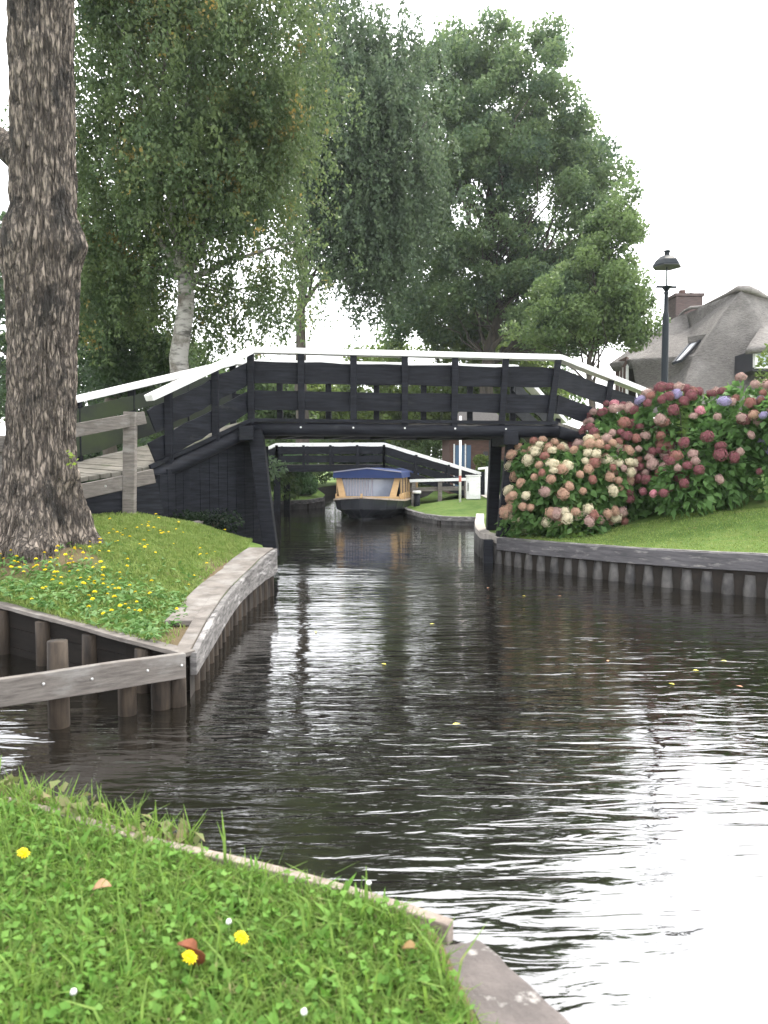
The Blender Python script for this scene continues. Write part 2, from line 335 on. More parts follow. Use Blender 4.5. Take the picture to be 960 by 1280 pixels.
# ------------------------------------------------------------------ leaves and trees
def frames(n, up_bias=0.0, rng=RNG):
    a = rng.normal(size=(n, 3)); a /= np.linalg.norm(a, axis=1)[:, None]
    b = rng.normal(size=(n, 3)); b[:, 2] += 0; nrm = np.cross(a, b); nrm /= np.linalg.norm(nrm, axis=1)[:, None]
    if up_bias:
        nrm[:, 2] = np.abs(nrm[:, 2]); nrm[:, 2] += up_bias; nrm /= np.linalg.norm(nrm, axis=1)[:, None]
        a = a - nrm * (a * nrm).sum(1)[:, None]; a /= np.linalg.norm(a, axis=1)[:, None]
    return a, np.cross(nrm, a), nrm
def leaf_mesh(name, cen, size, mats, asp=.6, up=0, dirs=None, mi=None, fold=.15):
    """one mesh of separate leaf-shaped faces (6 corners each)"""
    n = len(cen); a, b, nm = frames(n, up)
    if dirs is not None:
        a = dirs / np.linalg.norm(dirs, axis=1)[:, None]; b = np.cross(a, nm); b /= np.linalg.norm(b, axis=1)[:, None] + 1e-9; nm = np.cross(b, a)
    s = (size * RNG.uniform(.65, 1.3, n))[:, None]
    pts = []
    for (l, wv, f) in ((-.5, 0, 0), (-.1, .5, 1), (.5, 0, 0), (-.1, -.5, 1)):
        pts.append(cen + a * s * l + b * s * wv * asp + nm * s * f * fold)
    v = np.stack(pts, 1).reshape(-1, 3); q = np.arange(4 * n).reshape(-1, 4)
    return mesh_np(name, v, q, mats, mi)
def branch_pts(p, q, n=5, wob=.1):
    p = Vector(p); q = Vector(q); L_ = (q - p).length; o = []
    for i in range(n + 1):
        t = i / n; c = p.lerp(q, t)
        if 0 < i: c += Vector((random.gauss(0, 1), random.gauss(0, 1), random.gauss(0, .6))) * wob * L_ * math.sin(t * 2.2) * .4
        o.append(c)
    return o
def tree(name, base, height, blobs, label, cat='tree', group=None, leafm=None, barkm=None, tr=.25, nleaf=40000, lsize=.12, clump=.5, nclump=160,
         droop=0, lean=(0, 0), asp=.62, fill=.75, trunk_to=.8, limbs=12, low_limb=.3):
    """blobs: (dx,dy,z,rx,ry,rz,weight) ellipsoids relative to base"""
    base = Vector(base); t = thing(name, base, label, cat, group)
    top = base + Vector((lean[0], lean[1], height * trunk_to))
    tp = branch_pts(base - V(0, 0, .3), top, 10, .035)
    mb = MB(); mb.tube(tp, [tr * (1.35 if i == 0 else 1) * (1 - .85 * i / 10) for i in range(11)], 12, jit=.05)
    ws = np.array([b[6] if len(b) > 6 else b[3] * b[4] * b[5] for b in blobs]); ws = ws / ws.sum()
    idx = RNG.choice(len(blobs), nclump, p=ws); cc_ = np.zeros((nclump, 3))
    for i, k in enumerate(idx):
        b = blobs[k]; d = RNG.normal(size=3); d /= np.linalg.norm(d); r = RNG.uniform(.25, 1) ** (1 - fill)
        cc_[i] = np.array([b[0], b[1], b[2]]) + d * r * np.array(b[3:6])
    # limbs to some of the clumps
    order = RNG.permutation(nclump)[:limbs * 3]
    for n_, k in enumerate(order):
        c = base + Vector(cc_[k]); f = min(.97, max(low_limb, (c.z - base.z) / (height * trunk_to) * random.uniform(.55, .85)))
        i0 = f * 10; a = tp[int(i0)].lerp(tp[min(10, int(i0) + 1)], i0 - int(i0))
        r0 = tr * (1 - .85 * f) * (.5 if n_ < limbs else .22)
        mb.tube(branch_pts(a, c, 5, .12), [r0 * (1 - .8 * j / 5) for j in range(6)], 6)
    mb.build('trunk', barkm, t, smooth=True)
    per = nleaf // nclump; cen = []; dirs = []
    for c in cc_:
        rc = clump * random.uniform(.6, 1.35); m_ = int(per * (rc / clump) ** 2 * random.uniform(.6, 1.2))
        if droop:
            ns = max(3, m_ // 26); L_ = 26
            for _ in range(ns):
                o = RNG.normal(size=3) * rc * .55; ln = droop * random.uniform(.4, 1.2)
                tt = RNG.uniform(0, 1, L_); pp = c + o + np.stack([RNG.normal(0, .075, L_) + .3 * tt * o[0], RNG.normal(0, .075, L_) + .3 * tt * o[1], -tt * ln], 1)
                cen.append(pp); dd = RNG.normal(size=(L_, 3)) * .8; dd[:, 2] -= .9; dirs.append(dd)
        else:
            dd = RNG.normal(size=(m_, 3)); dd /= np.linalg.norm(dd, axis=1)[:, None]
            pp = c + dd * (rc * RNG.uniform(.2, 1, m_) ** .6)[:, None] * np.array([1, 1, .7]); cen.append(pp)
            d2 = RNG.normal(size=(m_, 3)); d2[:, 2] -= .4; dirs.append(d2)
    cen = np.concatenate(cen) + np.array(base); dirs = np.concatenate(dirs)
    me = leaf_mesh(name + '_crown', cen, lsize, [leafm], asp=asp, dirs=dirs, up=.2)
    link('crown', me, t)
    return t
M['birchbark'] = mat('birch_bark', (.30, .285, .265), .8, (.06, .055, .05), (2.5, 2.5, 9), lo=.48, hi=.62, bump=.4, col3=(.10, .085, .07), lo3=.5, hi3=.62, scale3=(1.5, 1.5, 1.2))
M['darkbark'] = mat('dark_bark', (.085, .07, .055), .9, (.035, .03, .025), (8, 8, 1.5), bump=.8, bdist=.03)
M['lf_birch'] = leafmat('birch_leaves', (.08, .125, .06), (.145, .195, .075), (.36, .25, .07), .60, .68, s3=(1.1, 1.1, 1.1))
M['lf_birch2'] = leafmat('weeping_birch_leaves', (.075, .115, .068), (.12, .165, .085), (.15, .155, .05), .66, .76)
M['lf_ash'] = leafmat('ash_leaves', (.10, .16, .07), (.17, .235, .095), (.08, .13, .08), .5, .65)
M['lf_light'] = leafmat('light_leaves', (.10, .16, .04), (.17, .22, .06))
M['lf_dark'] = leafmat('dark_leaves', (.045, .075, .04), (.075, .115, .05))
M['lf_mid'] = leafmat('mid_leaves', (.075, .125, .045), (.13, .19, .065))

def at(u, v, Y, dz=0): p = P(u, v, Y); return p
# birch with pale trunk behind the bridge's left end
Yb = 15.5; bx = P(231, 460, Yb).x
def blob(u, v, Y, ru, rv, base, ry=None, wgt=None):
    p = P(u, v, Y); s = FPX / Y; b = [p.x - base[0], Y - base[1], p.z - base[2], ru / s, ry or ru / s, rv / s]
    return tuple(b + [wgt]) if wgt else tuple(b)
base = (bx, Yb, .9)
tree('silver_birch', base, 12.5, [blob(250, 120, Yb, 130, 150, base, 2.2, 3), blob(160, 60, Yb, 90, 140, base, 2, 1.2), blob(330, 80, Yb, 80, 110, base, 2, 1.3), blob(190, -60, Yb, 90, 80, base, 2.0, .7), blob(150, 230, Yb + .6, 70, 110, base, 1.6, .8), blob(325, 190, Yb + .8, 50, 80, base, 1.6, .7), blob(250, 200, Yb - .8, 80, 110, base, 1.2, 1.2), blob(150, 330, Yb + 1, 60, 90, base, 1.2, 1.0), blob(320, 350, Yb + 1, 60, 50, base, 1.0, .33), blob(360, 300, Yb + 1, 25, 60, base, .8, .16), blob(260, 370, Yb + 1, 30, 50, base, .8, .15)],
     'tall birch with a pale peeling trunk and yellowing hanging leaves behind the sloping left rail', leafm=M['lf_birch'], barkm=M['birchbark'], tr=.25, nleaf=150000, lsize=.088, clump=.5, nclump=420, droop=.8, lean=(.2, 0), limbs=14, low_limb=.45)
# dark weeping birch in the middle
Yw = 19.; p = P(455, 470, Yw); base = (p.x - .3, Yw + 1.5, .7)
base = (P(395, 470, Yw + 1.5).x, Yw + 1.5, .7)
base = (-2.6 - .6, 29.5, .6); Yw = 29.5
tree('weeping_birch', base, 17, [blob(440, 150, Yw, 60, 120, base, 3.0, 2.4), blob(490, 200, Yw, 48, 110, base, 2.4, 1.7), blob(460, 290, Yw, 50, 60, base, 2.2, 1.1), blob(420, 40, Yw, 45, 50, base, 2.4, .5), blob(500, 70, Yw, 25, 50, base, 1.4, .25), blob(380, 170, Yw, 40, 110, base, 2.0, .7)],
     'dark weeping birch hanging low over the far canal, left of the broad ash', leafm=M['lf_birch2'], barkm=M['darkbark'], tr=.3, nleaf=120000, lsize=.155, clump=.8, nclump=300, droop=1.7, limbs=10, low_limb=.5)
# ash in the centre-right
Ya = 37.; base = (P(612, 440, Ya).x, Ya, .6)
tree('ash_tree', base, 21, [blob(620, 150, Ya, 100, 90, base, 3.8, 2.6), blob(590, 260, Ya, 95, 110, base, 4, 3), blob(690, 260, Ya, 80, 120, base, 3.4, 2.6), blob(560, 110, Ya, 50, 70, base, 2.4, .9), blob(690, 110, Ya, 45, 60, base, 2.4, .7), blob(660, 360, Ya, 130, 60, base, 3.6, 2.0), blob(600, 60, Ya, 60, 35, base, 2, .4), blob(725, 190, Ya, 42, 55, base, 2.2, .7), blob(545, 400, Ya + 3, 70, 35, base, 3, .8), blob(530, 310, Ya + 2, 50, 90, base, 3, 1.0), blob(680, 410, Ya + 3, 90, 35, base, 3, 1.0)],
     'broad leafy ash with a straight dark trunk and rounded crown behind the bridge centre', leafm=M['lf_ash'], barkm=M['darkbark'], tr=.42, nleaf=150000, lsize=.2, clump=.8, nclump=520, limbs=26, low_limb=.36, fill=.4)
# smaller tree between ash and house
Yc = 27.; base = (P(740, 470, Yc).x, Yc, .8)
M['lf_alder'] = leafmat('alder_leaves', (.11, .17, .065), (.18, .25, .09), (.08, .13, .07), .5, .65)
tree('alder_tree', base, 9.5, [blob(745, 370, Yc, 50, 65, base, 2, 2.2), blob(765, 300, Yc, 32, 60, base, 1.2, 1.1), blob(785, 395, Yc, 28, 40, base, 1.2, .8), blob(700, 400, Yc, 60, 45, base, 1.8, 1.2), blob(780, 250, Yc, 14, 22, base, .6, .12)],
     'smaller mid green tree leaning beside the thatched roof, right of the broad ash', leafm=M['lf_alder'], barkm=M['darkbark'], tr=.18, nleaf=40000, lsize=.14, clump=.5, nclump=190, limbs=14, fill=.4)
# ivy clad tree left of the birch trunk
Yi = 18.; base = (P(140, 480, Yi).x, Yi, .9)
tree('ivy_clad_tree', base, 8.5, [blob(140, 400, Yi, 38, 90, base, .8, 2), blob(110, 300, Yi, 50, 90, base, 1.2, 1), blob(170, 455, Yi, 60, 40, base, 1.2, 1)],
     'dark ivy covered column of a tree between the big trunk and the pale birch trunk', leafm=M['lf_dark'], barkm=M['darkbark'], tr=.2, nleaf=30000, lsize=.12, clump=.4, nclump=120, limbs=8)
# far trees filling the view behind
far = [(60, 34, 12, 'lf_dark', 'tall dark tree far behind the big trunk'), (250, 52, 9.0, 'lf_mid', 'mid green tree far behind the birch trunk'), (325, 38, 5.4, 'lf_mid', 'low green tree behind the left rails of the nearer bridge'), (385, 41, 5.2, 'lf_light', 'low pale green tree behind the nearer bridge rail, left of the boat'), (640, 44, 8.0, 'lf_light', 'pale green tree behind the right end of the bridge centre'),
       (480, 46, 8.2, 'lf_light', 'pale green tree far down the canal under the weeping birch'), (545, 42, 9.2, 'lf_light', 'pale yellow green tree far behind the bridge handrail, left of the ash trunk'),
       (650, 48, 9.0, 'lf_mid', 'green tree far behind, just right of the ash trunk'), (430, 60, 6.5, 'lf_mid', 'low rounded green tree beneath the weeping birch'), (-60, 40, 14, 'lf_mid', 'tall tree beyond the left edge of the big trunk'), (170, 50, 8, 'lf_mid', 'distant green tree behind the ivy clad column')]
for (u, Y, h, lm, lab) in far:
    base = (P(u, 560, Y).x, Y, .8); rr = h * .33
    tree('distant_tree', base, h, [(0, 0, h * .6, rr, rr, h * .38, 3), (rr * .7, 0, h * .45, rr * .7, rr * .7, h * .25, 1), (-rr * .7, 0, h * .42, rr * .7, rr * .7, h * .25, 1)], lab, group='trees far behind the bridges', leafm=M[lm], barkm=M['darkbark'], tr=.22, nleaf=16000, lsize=.26, clump=.8, nclump=110, limbs=6)

def bush(name, c, r, label, leafm, n=6000, lsize=.08, group=None, lumps=14, asp=.6, cat='bush', zmin=None, wood=True):
    """c: ground point; r: (rx,ry,rz); foliage as leaf faces through a lumpy volume"""
    c = Vector(c); t = thing(name, c, label, cat, group)
    mb = MB()
    for i in range(9):
        a = random.uniform(0, 2 * math.pi); q = c + V(math.cos(a) * r[0] * .6, math.sin(a) * r[1] * .6, r[2] * random.uniform(.9, 1.5)); mb.tube(branch_pts(c - V(0, 0, .05), q, 4, .12), [.02, .016, .012, .008, .005], 5)
    mb.build('stem', M['darkbark'], t, smooth=True)
    L_ = []; N_ = []
    lc = [np.array([random.uniform(-.6, .6) * r[0], random.uniform(-.6, .6) * r[1], r[2] * random.uniform(.18, 1.45)]) for _ in range(lumps)]
    lc.append(np.array([0, 0, r[2] * .9]))
    for k, l in enumerate(lc):
        m_ = n // len(lc); d = RNG.normal(size=(m_, 3)); d /= np.linalg.norm(d, axis=1)[:, None]
        rr = (.5 if k < len(lc) - 1 else .85) * RNG.uniform(.75, 1.02, m_)
        p_ = l + d * rr[:, None] * np.array(r) * 1.0; L_.append(p_); N_.append(d)
    cen = np.concatenate(L_); nn = np.concatenate(N_); keep = cen[:, 2] > .03
    cen = cen[keep] + np.array(c); nn = nn[keep]
    dirs = nn + RNG.normal(size=nn.shape) * .5; dirs[:, 2] -= .35
    link('foliage', leaf_mesh(name + '_foliage', cen, lsize, [leafm], asp=asp, dirs=dirs, up=.3), t)
    return t, lc
M['lf_shrub'] = leafmat('shrub_leaves', (.06, .12, .04), (.11, .19, .08))
M['lf_hedge'] = leafmat('hedge_leaves', (.03, .07, .02), (.05, .10, .03))
bush('leafy_shrub', (P(366, 600, 28.4).x, 28.6, .45), (.85, .7, .85), 'light green rounded shrub on the far left lawn beneath the second bridge', M['lf_shrub'], 7000, .12)
bush('canal_bush', (-1.55, 42.2, .5), (1.4, 1.0, 1.3), 'dark bush closing the far end of the canal behind the boat', M['lf_dark'], 7000, .16)
bush('canal_bush', (.9, 42.5, .5), (1.6, 1.1, 1.5), 'dark bush at the far end of the canal directly behind the blue roof', M['lf_dark'], 7000, .16)
bush('canal_bush', (-4.4, 38.5, .6), (2, 1.2, 1.7), 'green bush beyond the light shrub on the far left bank', M['lf_mid'], 8000, .16)
for (u, Y, rx, rz, m_, lab) in ((345, 33, 2.2, 1.6, 'lf_mid', 'green bush seen between the left rails of the nearer bridge'), (440, 46, 3, 1.7, 'lf_light', 'pale green bush seen through the middle of the nearer bridge rail'),
        (540, 40, 2.6, 1.6, 'lf_mid', 'green bush above the sloping rail of the second bridge'), (610, 36, 1.6, 1.5, 'lf_light', 'light green bush behind the right end of the nearer bridge centre'), (690, 34, 2.2, 1.5, 'lf_mid', 'green bush behind the right ramp of the nearer bridge'), (240, 22, 2.6, 1.0, 'lf_dark', 'dark low bush at the foot of the pale birch trunk'), (110, 19, 2.0, 1.0, 'lf_dark', 'dark bush behind the left ramp beside the big trunk'), (300, 26, 2.0, 1.2, 'lf_mid', 'green bush behind the left corner post of the nearer bridge')):
    x = P(u, 560, Y).x; bush('garden_bush', (x, Y, H(x, Y)), (rx, rx * .6, rz), lab, M[m_], 9000, .15, group='bushes behind the nearer bridge')

# ------------------------------------------------------------------ big trunk in the foreground left
def bark_mat():
    m = mat('fissured_bark', (.31, .26, .215), .95, (.09, .073, .06), (17, 17, 5), detail=12, lo=.44, hi=.58, bump=1.0, bdist=.05, bscale=(24, 24, 8), col3=(.04, .036, .032), lo3=.54, hi3=.60, scale3=(3.6, 3.6, 2.2))
    nt = m.node_tree; N = nt.nodes; L = nt.links; b = N[m['bsdf']]; src = b.inputs['Base Color'].links[0].from_socket
    tc = N.new('ShaderNodeTexCoord'); mp = N.new('ShaderNodeMapping'); mp.inputs['Scale'].default_value = (24, 24, 5.5); L.new(tc.outputs['Object'], mp.inputs[0])
    nz_ = N.new('ShaderNodeTexNoise'); nz_.inputs['Scale'].default_value = 1.3; nz_.inputs['Detail'].default_value = 4; L.new(mp.outputs[0], nz_.inputs['Vector'])
    va = N.new('ShaderNodeVectorMath'); va.operation = 'MULTIPLY_ADD'; L.new(nz_.outputs['Color'], va.inputs[0]); va.inputs[1].default_value = (1.3, 1.3, 1.3); L.new(mp.outputs[0], va.inputs[2])
    vo = N.new('ShaderNodeTexVoronoi'); vo.feature = 'DISTANCE_TO_EDGE'; vo.inputs['Scale'].default_value = 1; L.new(va.outputs[0], vo.inputs['Vector'])
    r = N.new('ShaderNodeMapRange'); r.inputs['From Min'].default_value = -.03; r.inputs['From Max'].default_value = .22; L.new(vo.outputs['Distance'], r.inputs['Value'])
    x_ = N.new('ShaderNodeMix'); x_.data_type = 'RGBA'; L.new(r.outputs[0], x_.inputs['Factor']); x_.inputs[6].default_value = (.04, .034, .03, 1); L.new(src, x_.inputs[7]); L.new(x_.outputs[2], b.inputs['Base Color'])
    ob = b.inputs['Normal'].links[0].from_node; b2_ = N.new('ShaderNodeBump'); b2_.inputs['Strength'].default_value = 1; b2_.inputs['Distance'].default_value = .02; L.new(r.outputs[0], b2_.inputs['Height']); L.new(ob.outputs[0], b2_.inputs['Normal']); L.new(b2_.outputs[0], b.inputs['Normal'])
    return m
M['bark'] = bark_mat()
TX, TY = -3.34, 7.45
tk = thing('big_tree', (TX, TY, H(TX, TY)), 'massive rough barked tree trunk on the flowery left bank', 'tree')
def trunk_center(z):
    # the axis follows the trunk in the picture: x at height z
    t = (z - .6) / 5.5
    return TX - .02 + .07 * math.sin(t * 2.3) + .10 * t, TY
prof = [(.3, .62), (.7, .53), (.95, .43), (1.2, .375), (1.55, .335), (1.8, .315), (2.4, .315), (3.0, .32), (3.35, .335), (3.6, .355), (3.75, .34), (3.95, .30), (4.6, .295), (5.4, .29), (6.4, .305), (8, .27), (10, .2), (12, .1)]
def rad(z):
    for (a, ra), (b, rb) in zip(prof, prof[1:]):
        if z <= b: f = (z - a) / (b - a); f = f * f * (3 - 2 * f); return ra + (rb - ra) * f
    return .1
NA, NZ = 260, 640; zs = np.concatenate([np.linspace(.3, 7, NZ - 40), np.linspace(7.1, 12, 40)])
vv = np.zeros((NZ, NA, 3))
for i, z in enumerate(zs):
    cx_, cy_ = trunk_center(z); r0 = rad(z)
    for k in range(NA):
        a = 2 * math.pi * k / NA; ca, sa = math.cos(a), math.sin(a)
        r = r0
        if z < 1.5: r += .11 * max(0, (1.5 - z)) * (math.sin(a * 5 + 1) + .5 * math.sin(a * 3))
        # burls
        for (ba, bz, bs, bh) in ((-.15, 3.60, .16, .08), (3.3, 3.5, .22, .07), (-1.3, 5.35, .09, .04), (2.9, 5.5, .12, .05), (-.3, 1.42, .1, .07), (2.6, 2.0, .2, .02)):
            da = (a - ba + math.pi) % (2 * math.pi) - math.pi
            d2 = (da * r0) ** 2 + (z - bz) ** 2; r += bh * math.exp(-d2 / (bs * bs))
        p_ = Vector((ca * 5.2, sa * 5.2, z * 1.5)); warp = noise.noise(Vector((ca * 2, sa * 2, z * .9))) * .9
        rdg = 1 - abs(noise.noise(Vector((ca * 6.5 + warp, sa * 6.5, z * 2.3 + 9)))) * 2.3
        rdg2 = 1 - abs(noise.noise(Vector((ca * 14 + warp, sa * 14, z * 5.5 + 3)))) * 2
        r += -.030 * max(rdg, 0) ** 2 - .017 * max(rdg2, 0) ** 2 + .02 * noise.noise(p_) + .008 * noise.noise(Vector((ca * 22, sa * 22, z * 16)))
        vv[i, k] = (cx_ + ca * r, cy_ + sa * r, z)
idx = np.arange(NZ * NA).reshape(NZ, NA); nx = np.roll(idx, -1, 1)
qd = np.stack([idx[:-1], nx[:-1], nx[1:], idx[1:]], -1).reshape(-1, 4)
link('trunk', mesh_np('big_trunk', vv.reshape(-1, 3), qd, [M['bark']], smooth=True), tk)
mb = MB()
mb.tube(branch_pts((TX - .1, TY + .1, 4.4), (TX - 2.2, TY + 1.2, 6.2), 6, .06), [.13, .12, .1, .09, .07, .06, .05], 10, jit=.08); mb.build('limb', M['bark'], tk, smooth=True)
for k in range(9):
    a = k * .7; z0 = random.uniform(7, 10.5); mb = MB(); mb.tube(branch_pts((TX + .1, TY, z0), (TX + 2.6 * math.cos(a), TY + 2.6 * math.sin(a), z0 + 2), 6, .08), [.1, .09, .075, .06, .05, .03, .02], 8); mb.build('limb', M['bark'], tk, smooth=True)
cen = []
for _ in range(90):
    d = RNG.normal(size=3); d /= np.linalg.norm(d); c = np.array([TX, TY, 10.2]) + d * RNG.uniform(.5, 1) * np.array([3.0, 2.6, 2.3])
    cen.append(c + RNG.normal(size=(200, 3)) * .38)
cen = np.concatenate(cen); cen = cen[cen[:, 2] > 7.2]
link('crown', leaf_mesh('big_crown', cen, .12, [M['lf_mid']], asp=.5, up=.1), tk)
# a green sprout and brown leaves
cen = np.array([(TX + .42 + random.gauss(0, .035), TY - .25 + random.gauss(0, .03), 1.58 + random.gauss(0, .04)) for _ in range(14)])
M['sprout'] = leafmat('sprout_leaf', (.22, .32, .05), (.3, .4, .08))
link('foliage', leaf_mesh('sprout', cen, .05, [M['sprout']], asp=.8, up=.3), tk)
o = MB()
for k in range(5):
    a = random.uniform(-2.7, -1.4); q0 = V(TX + .42 * math.cos(a), TY + .42 * math.sin(a), H(TX, TY) + random.uniform(.05, .4)); q1 = V(TX + .62 * math.cos(a + random.uniform(-.5, .5)), TY + .6 * math.sin(a), H(TX, TY - .5) - .02)
    o.tube(branch_pts(q0, q1, 7, .10), .004, 5)
o.build('dead_twig', M['pile'], tk)

# ------------------------------------------------------------------ quays
def offset_path(L_, k=0): return [Vector((a[0], a[1], a[2])) for a in L_]
def resample(L_, step):
    o = []; acc = 0; pts = [Vector(p) for p in L_]
    for a, b in zip(pts, pts[1:]):
        d = (b - a).length
        while acc < d: o.append((a.lerp(b, acc / d), (b - a).normalized())); acc += step
        acc -= d
    return o
def ribbon(L_, off0, off1, ztop, zbot, name, m, parent, zfun=None, seg=.4, wob=.004):
    """board following a path: a strip between two horizontal offsets (positive to the right of travel), with height"""
    pts = resample(L_, seg) + [(Vector(L_[-1]), (Vector(L_[-1]) - Vector(L_[-2])).normalized())]
    vs = []; fs = []
    for i, (p_, d) in enumerate(pts):
        r_ = Vector((d.y, -d.x, 0)).normalized(); jz = random.uniform(-wob, wob)
        zt = p_.z + ztop + jz; zb = (p_.z + zbot if zbot is not None and not zfun else zfun(i / (len(pts) - 1))) + jz
        for (o_, z_) in ((off0, zb), (off1, zb), (off1, zt), (off0, zt)): vs.append((p_.x + r_.x * o_, p_.y + r_.y * o_, z_))
    n = len(pts)
    for i in range(n - 1):
        for k in range(4): a = 4 * i + k; b = 4 * i + (k + 1) % 4; fs.append((a, b, b + 4, a + 4))
    fs += [(3, 2, 1, 0), tuple(4 * (n - 1) + k for k in range(4))]
    return MB().add(vs, fs).build(name, m, parent, bevel=.006)
def pile(mb, x, y, z1, r=.07, lean=0):
    mb.tube([(x, y, -.3), (x + lean * .3, y, (z1) * .5), (x + lean, y, z1)], [r * 1.05, r, r * .97], 12, jit=.03)
# left quay: travel from corner to bridge; the water is on the right (+x)
lq = thing('wooden_quay', (LQ[0][0], LQ[0][1], 0), 'pale weathered board quay running along the left bank towards the bridge', 'quay')
ribbon(LQ, .0, .045, .0, None, 'fascia_board', M['quaywood'], lq, zfun=lambda t: .155 + .11 * t * t)
cap = [Vector(p) for p in LQ if p[1] > 5.5]
ribbon([tuple(p) for p in cap], -.30, -.005, .012, -.03, 'cap_board', M['greywood'], lq)
ribbon(LQ[:3], -.10, -.003, .014, -.03, 'cap_board', M['greywood'], lq)
for i, (p_, d) in enumerate(resample([(a[0], a[1], 0) for a in LQ], .235)):
    if i == 0: continue
    mb = MB(); pile(mb, p_.x - .035, p_.y, .25 + .1 * i / 17, .062, random.uniform(-.02, .01)); mb.build('pile', M['pile'], lq, smooth=True)
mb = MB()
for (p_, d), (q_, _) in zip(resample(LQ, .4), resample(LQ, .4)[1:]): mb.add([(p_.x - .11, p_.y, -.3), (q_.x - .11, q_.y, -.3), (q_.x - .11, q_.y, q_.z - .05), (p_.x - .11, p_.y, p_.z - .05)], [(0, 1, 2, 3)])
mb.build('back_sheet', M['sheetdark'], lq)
# front waling with its piles and the planked wall behind
wl = thing('waling_beam', (-1.27, 4.66, 0), 'bolted grey timber beam on piles standing in front of the dark plank wall', 'beam')
A = V(-1.235, 4.70, .272); B = V(-2.9, 3.55, .275); dv = (B - A).normalized(); nv = V(dv.y, -dv.x, 0) * -1
if nv.y > 0: nv = -nv
MB().beam(A, B, .05, .158, seg=10, wob=.002).build('beam', M['greywood'], wl, bevel=.006)
bolt = None
for t_ in (.03, .24, .56, .82, 1.15, 1.5):
    mb = MB(); c = A + dv * t_ + nv * .028 + V(0, 0, random.uniform(-.015, .02)); mb.tube([c - nv * .006, c + nv * .004, c + nv * .010], [.009, .009, .005], 10); mb.build('bolt', M['steel'], wl, smooth=True)
for (t_, z1, r) in ((.02, .24, .06), (.12, .30, .062), (.33, .30, .055), (.72, .50, .058), (1.15, .46, .06), (1.6, .5, .06)):
    c = A + dv * t_ - nv * (.03 + r); mb = MB(); pile(mb, c.x, c.y, z1, r); mb.build('pile', M['pile'], wl, smooth=True)
wall = [LQ[0]] + LW
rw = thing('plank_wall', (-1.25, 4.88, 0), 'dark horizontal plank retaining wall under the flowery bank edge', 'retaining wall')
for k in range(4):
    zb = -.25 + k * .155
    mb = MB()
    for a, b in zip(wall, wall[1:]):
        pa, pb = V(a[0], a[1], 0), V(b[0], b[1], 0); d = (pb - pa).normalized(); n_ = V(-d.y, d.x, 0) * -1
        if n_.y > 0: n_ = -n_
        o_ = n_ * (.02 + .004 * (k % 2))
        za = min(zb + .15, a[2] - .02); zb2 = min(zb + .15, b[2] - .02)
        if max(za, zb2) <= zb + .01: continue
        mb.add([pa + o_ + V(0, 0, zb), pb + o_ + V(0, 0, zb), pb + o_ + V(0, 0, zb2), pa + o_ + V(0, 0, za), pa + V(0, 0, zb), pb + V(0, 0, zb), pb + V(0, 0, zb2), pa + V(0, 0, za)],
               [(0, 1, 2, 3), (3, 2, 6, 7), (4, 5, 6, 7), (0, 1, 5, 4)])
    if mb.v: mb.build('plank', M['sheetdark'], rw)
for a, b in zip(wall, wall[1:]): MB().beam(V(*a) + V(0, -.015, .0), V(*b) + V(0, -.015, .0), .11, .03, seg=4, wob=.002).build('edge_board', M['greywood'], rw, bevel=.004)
for t_ in (.5, 1.1, 1.7, 2.3):
    a = V(*LQ[0]).lerp(V(*LW[2]), t_ / 2.26); mb = MB(); pile(mb, a.x + .05, a.y - .1, a.z - .03, .06); mb.build('post', M['pile'], rw, smooth=True)
# right quay
rq = thing('sheet_pile_quay', (1.78, 11.85, 0), 'dark board quay on close set piles edging the right lawn', 'quay')
RQf = RQ[5:]
ribbon(list(reversed(RQf)), -.002, -.05, .0, -.205, 'fascia_board', M['quaydark'], rq, seg=.5) if False else None
def ribbon_out(L_, o0, o1, zt, zb, name, m, par): return ribbon(L_, o0, o1, zt, zb, name, m, par, seg=.5)
# travel from bridge to the right: water lies on the right of travel
ribbon_out([RQf[0], RQf[1]], 0, .05, .0, -.18, 'fascia_board', M['quaydark'], rq)
ribbon_out(RQf[1:], 0, .055, .006, -.19, 'fascia_board', M['quaydark'], rq)
ribbon_out(RQf, -.10, .003, .016, -.02, 'cap_board', M['quaywood'], rq)
for i, (p_, d) in enumerate(resample([(a[0], a[1], 0) for a in RQf], .245)):
    r_ = V(d.y, -d.x, 0); mb = MB(); q = p_ - r_ * .045
    # a half-round pile with a flared, chamfered foot
    q = p_ - r_ * .02; mb.tube([(q.x, q.y, -.3), (q.x, q.y, .0), (q.x, q.y, .08), (q.x - r_.x * .02, q.y - r_.y * .02, .24)], [.082, .08, .078, .07], 12, jit=.05)
    mb.build('pile', M['piledark'], rq, smooth=True)
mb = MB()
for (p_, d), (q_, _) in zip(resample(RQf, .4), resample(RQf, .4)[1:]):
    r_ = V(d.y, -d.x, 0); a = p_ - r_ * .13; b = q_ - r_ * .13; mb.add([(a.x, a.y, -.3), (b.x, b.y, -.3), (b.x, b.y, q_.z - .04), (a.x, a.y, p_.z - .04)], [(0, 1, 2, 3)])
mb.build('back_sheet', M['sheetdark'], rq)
cq = thing('curved_quay_edge', (1.66, 13.5, 0), 'pale curving concrete capped quay edge beyond the bridge\'s right post', 'quay')
M['concrete'] = mat('pale_concrete', (.42, .38, .34), .9, (.26, .24, .22), (8, 8, 8), bump=.5)
ribbon(RQ[:6], -.13, .05, .02, -.08, 'cap', M['concrete'], cq, seg=.3)
for i, (p_, d) in enumerate(resample([(a[0], a[1], 0) for a in RQ[:6]], .2)):
    r_ = V(d.y, -d.x, 0); q = p_ + r_ * .0; mb = MB(); pile(mb, q.x, q.y, .32, .06); mb.build('pile', M['piledark'], cq, smooth=True)
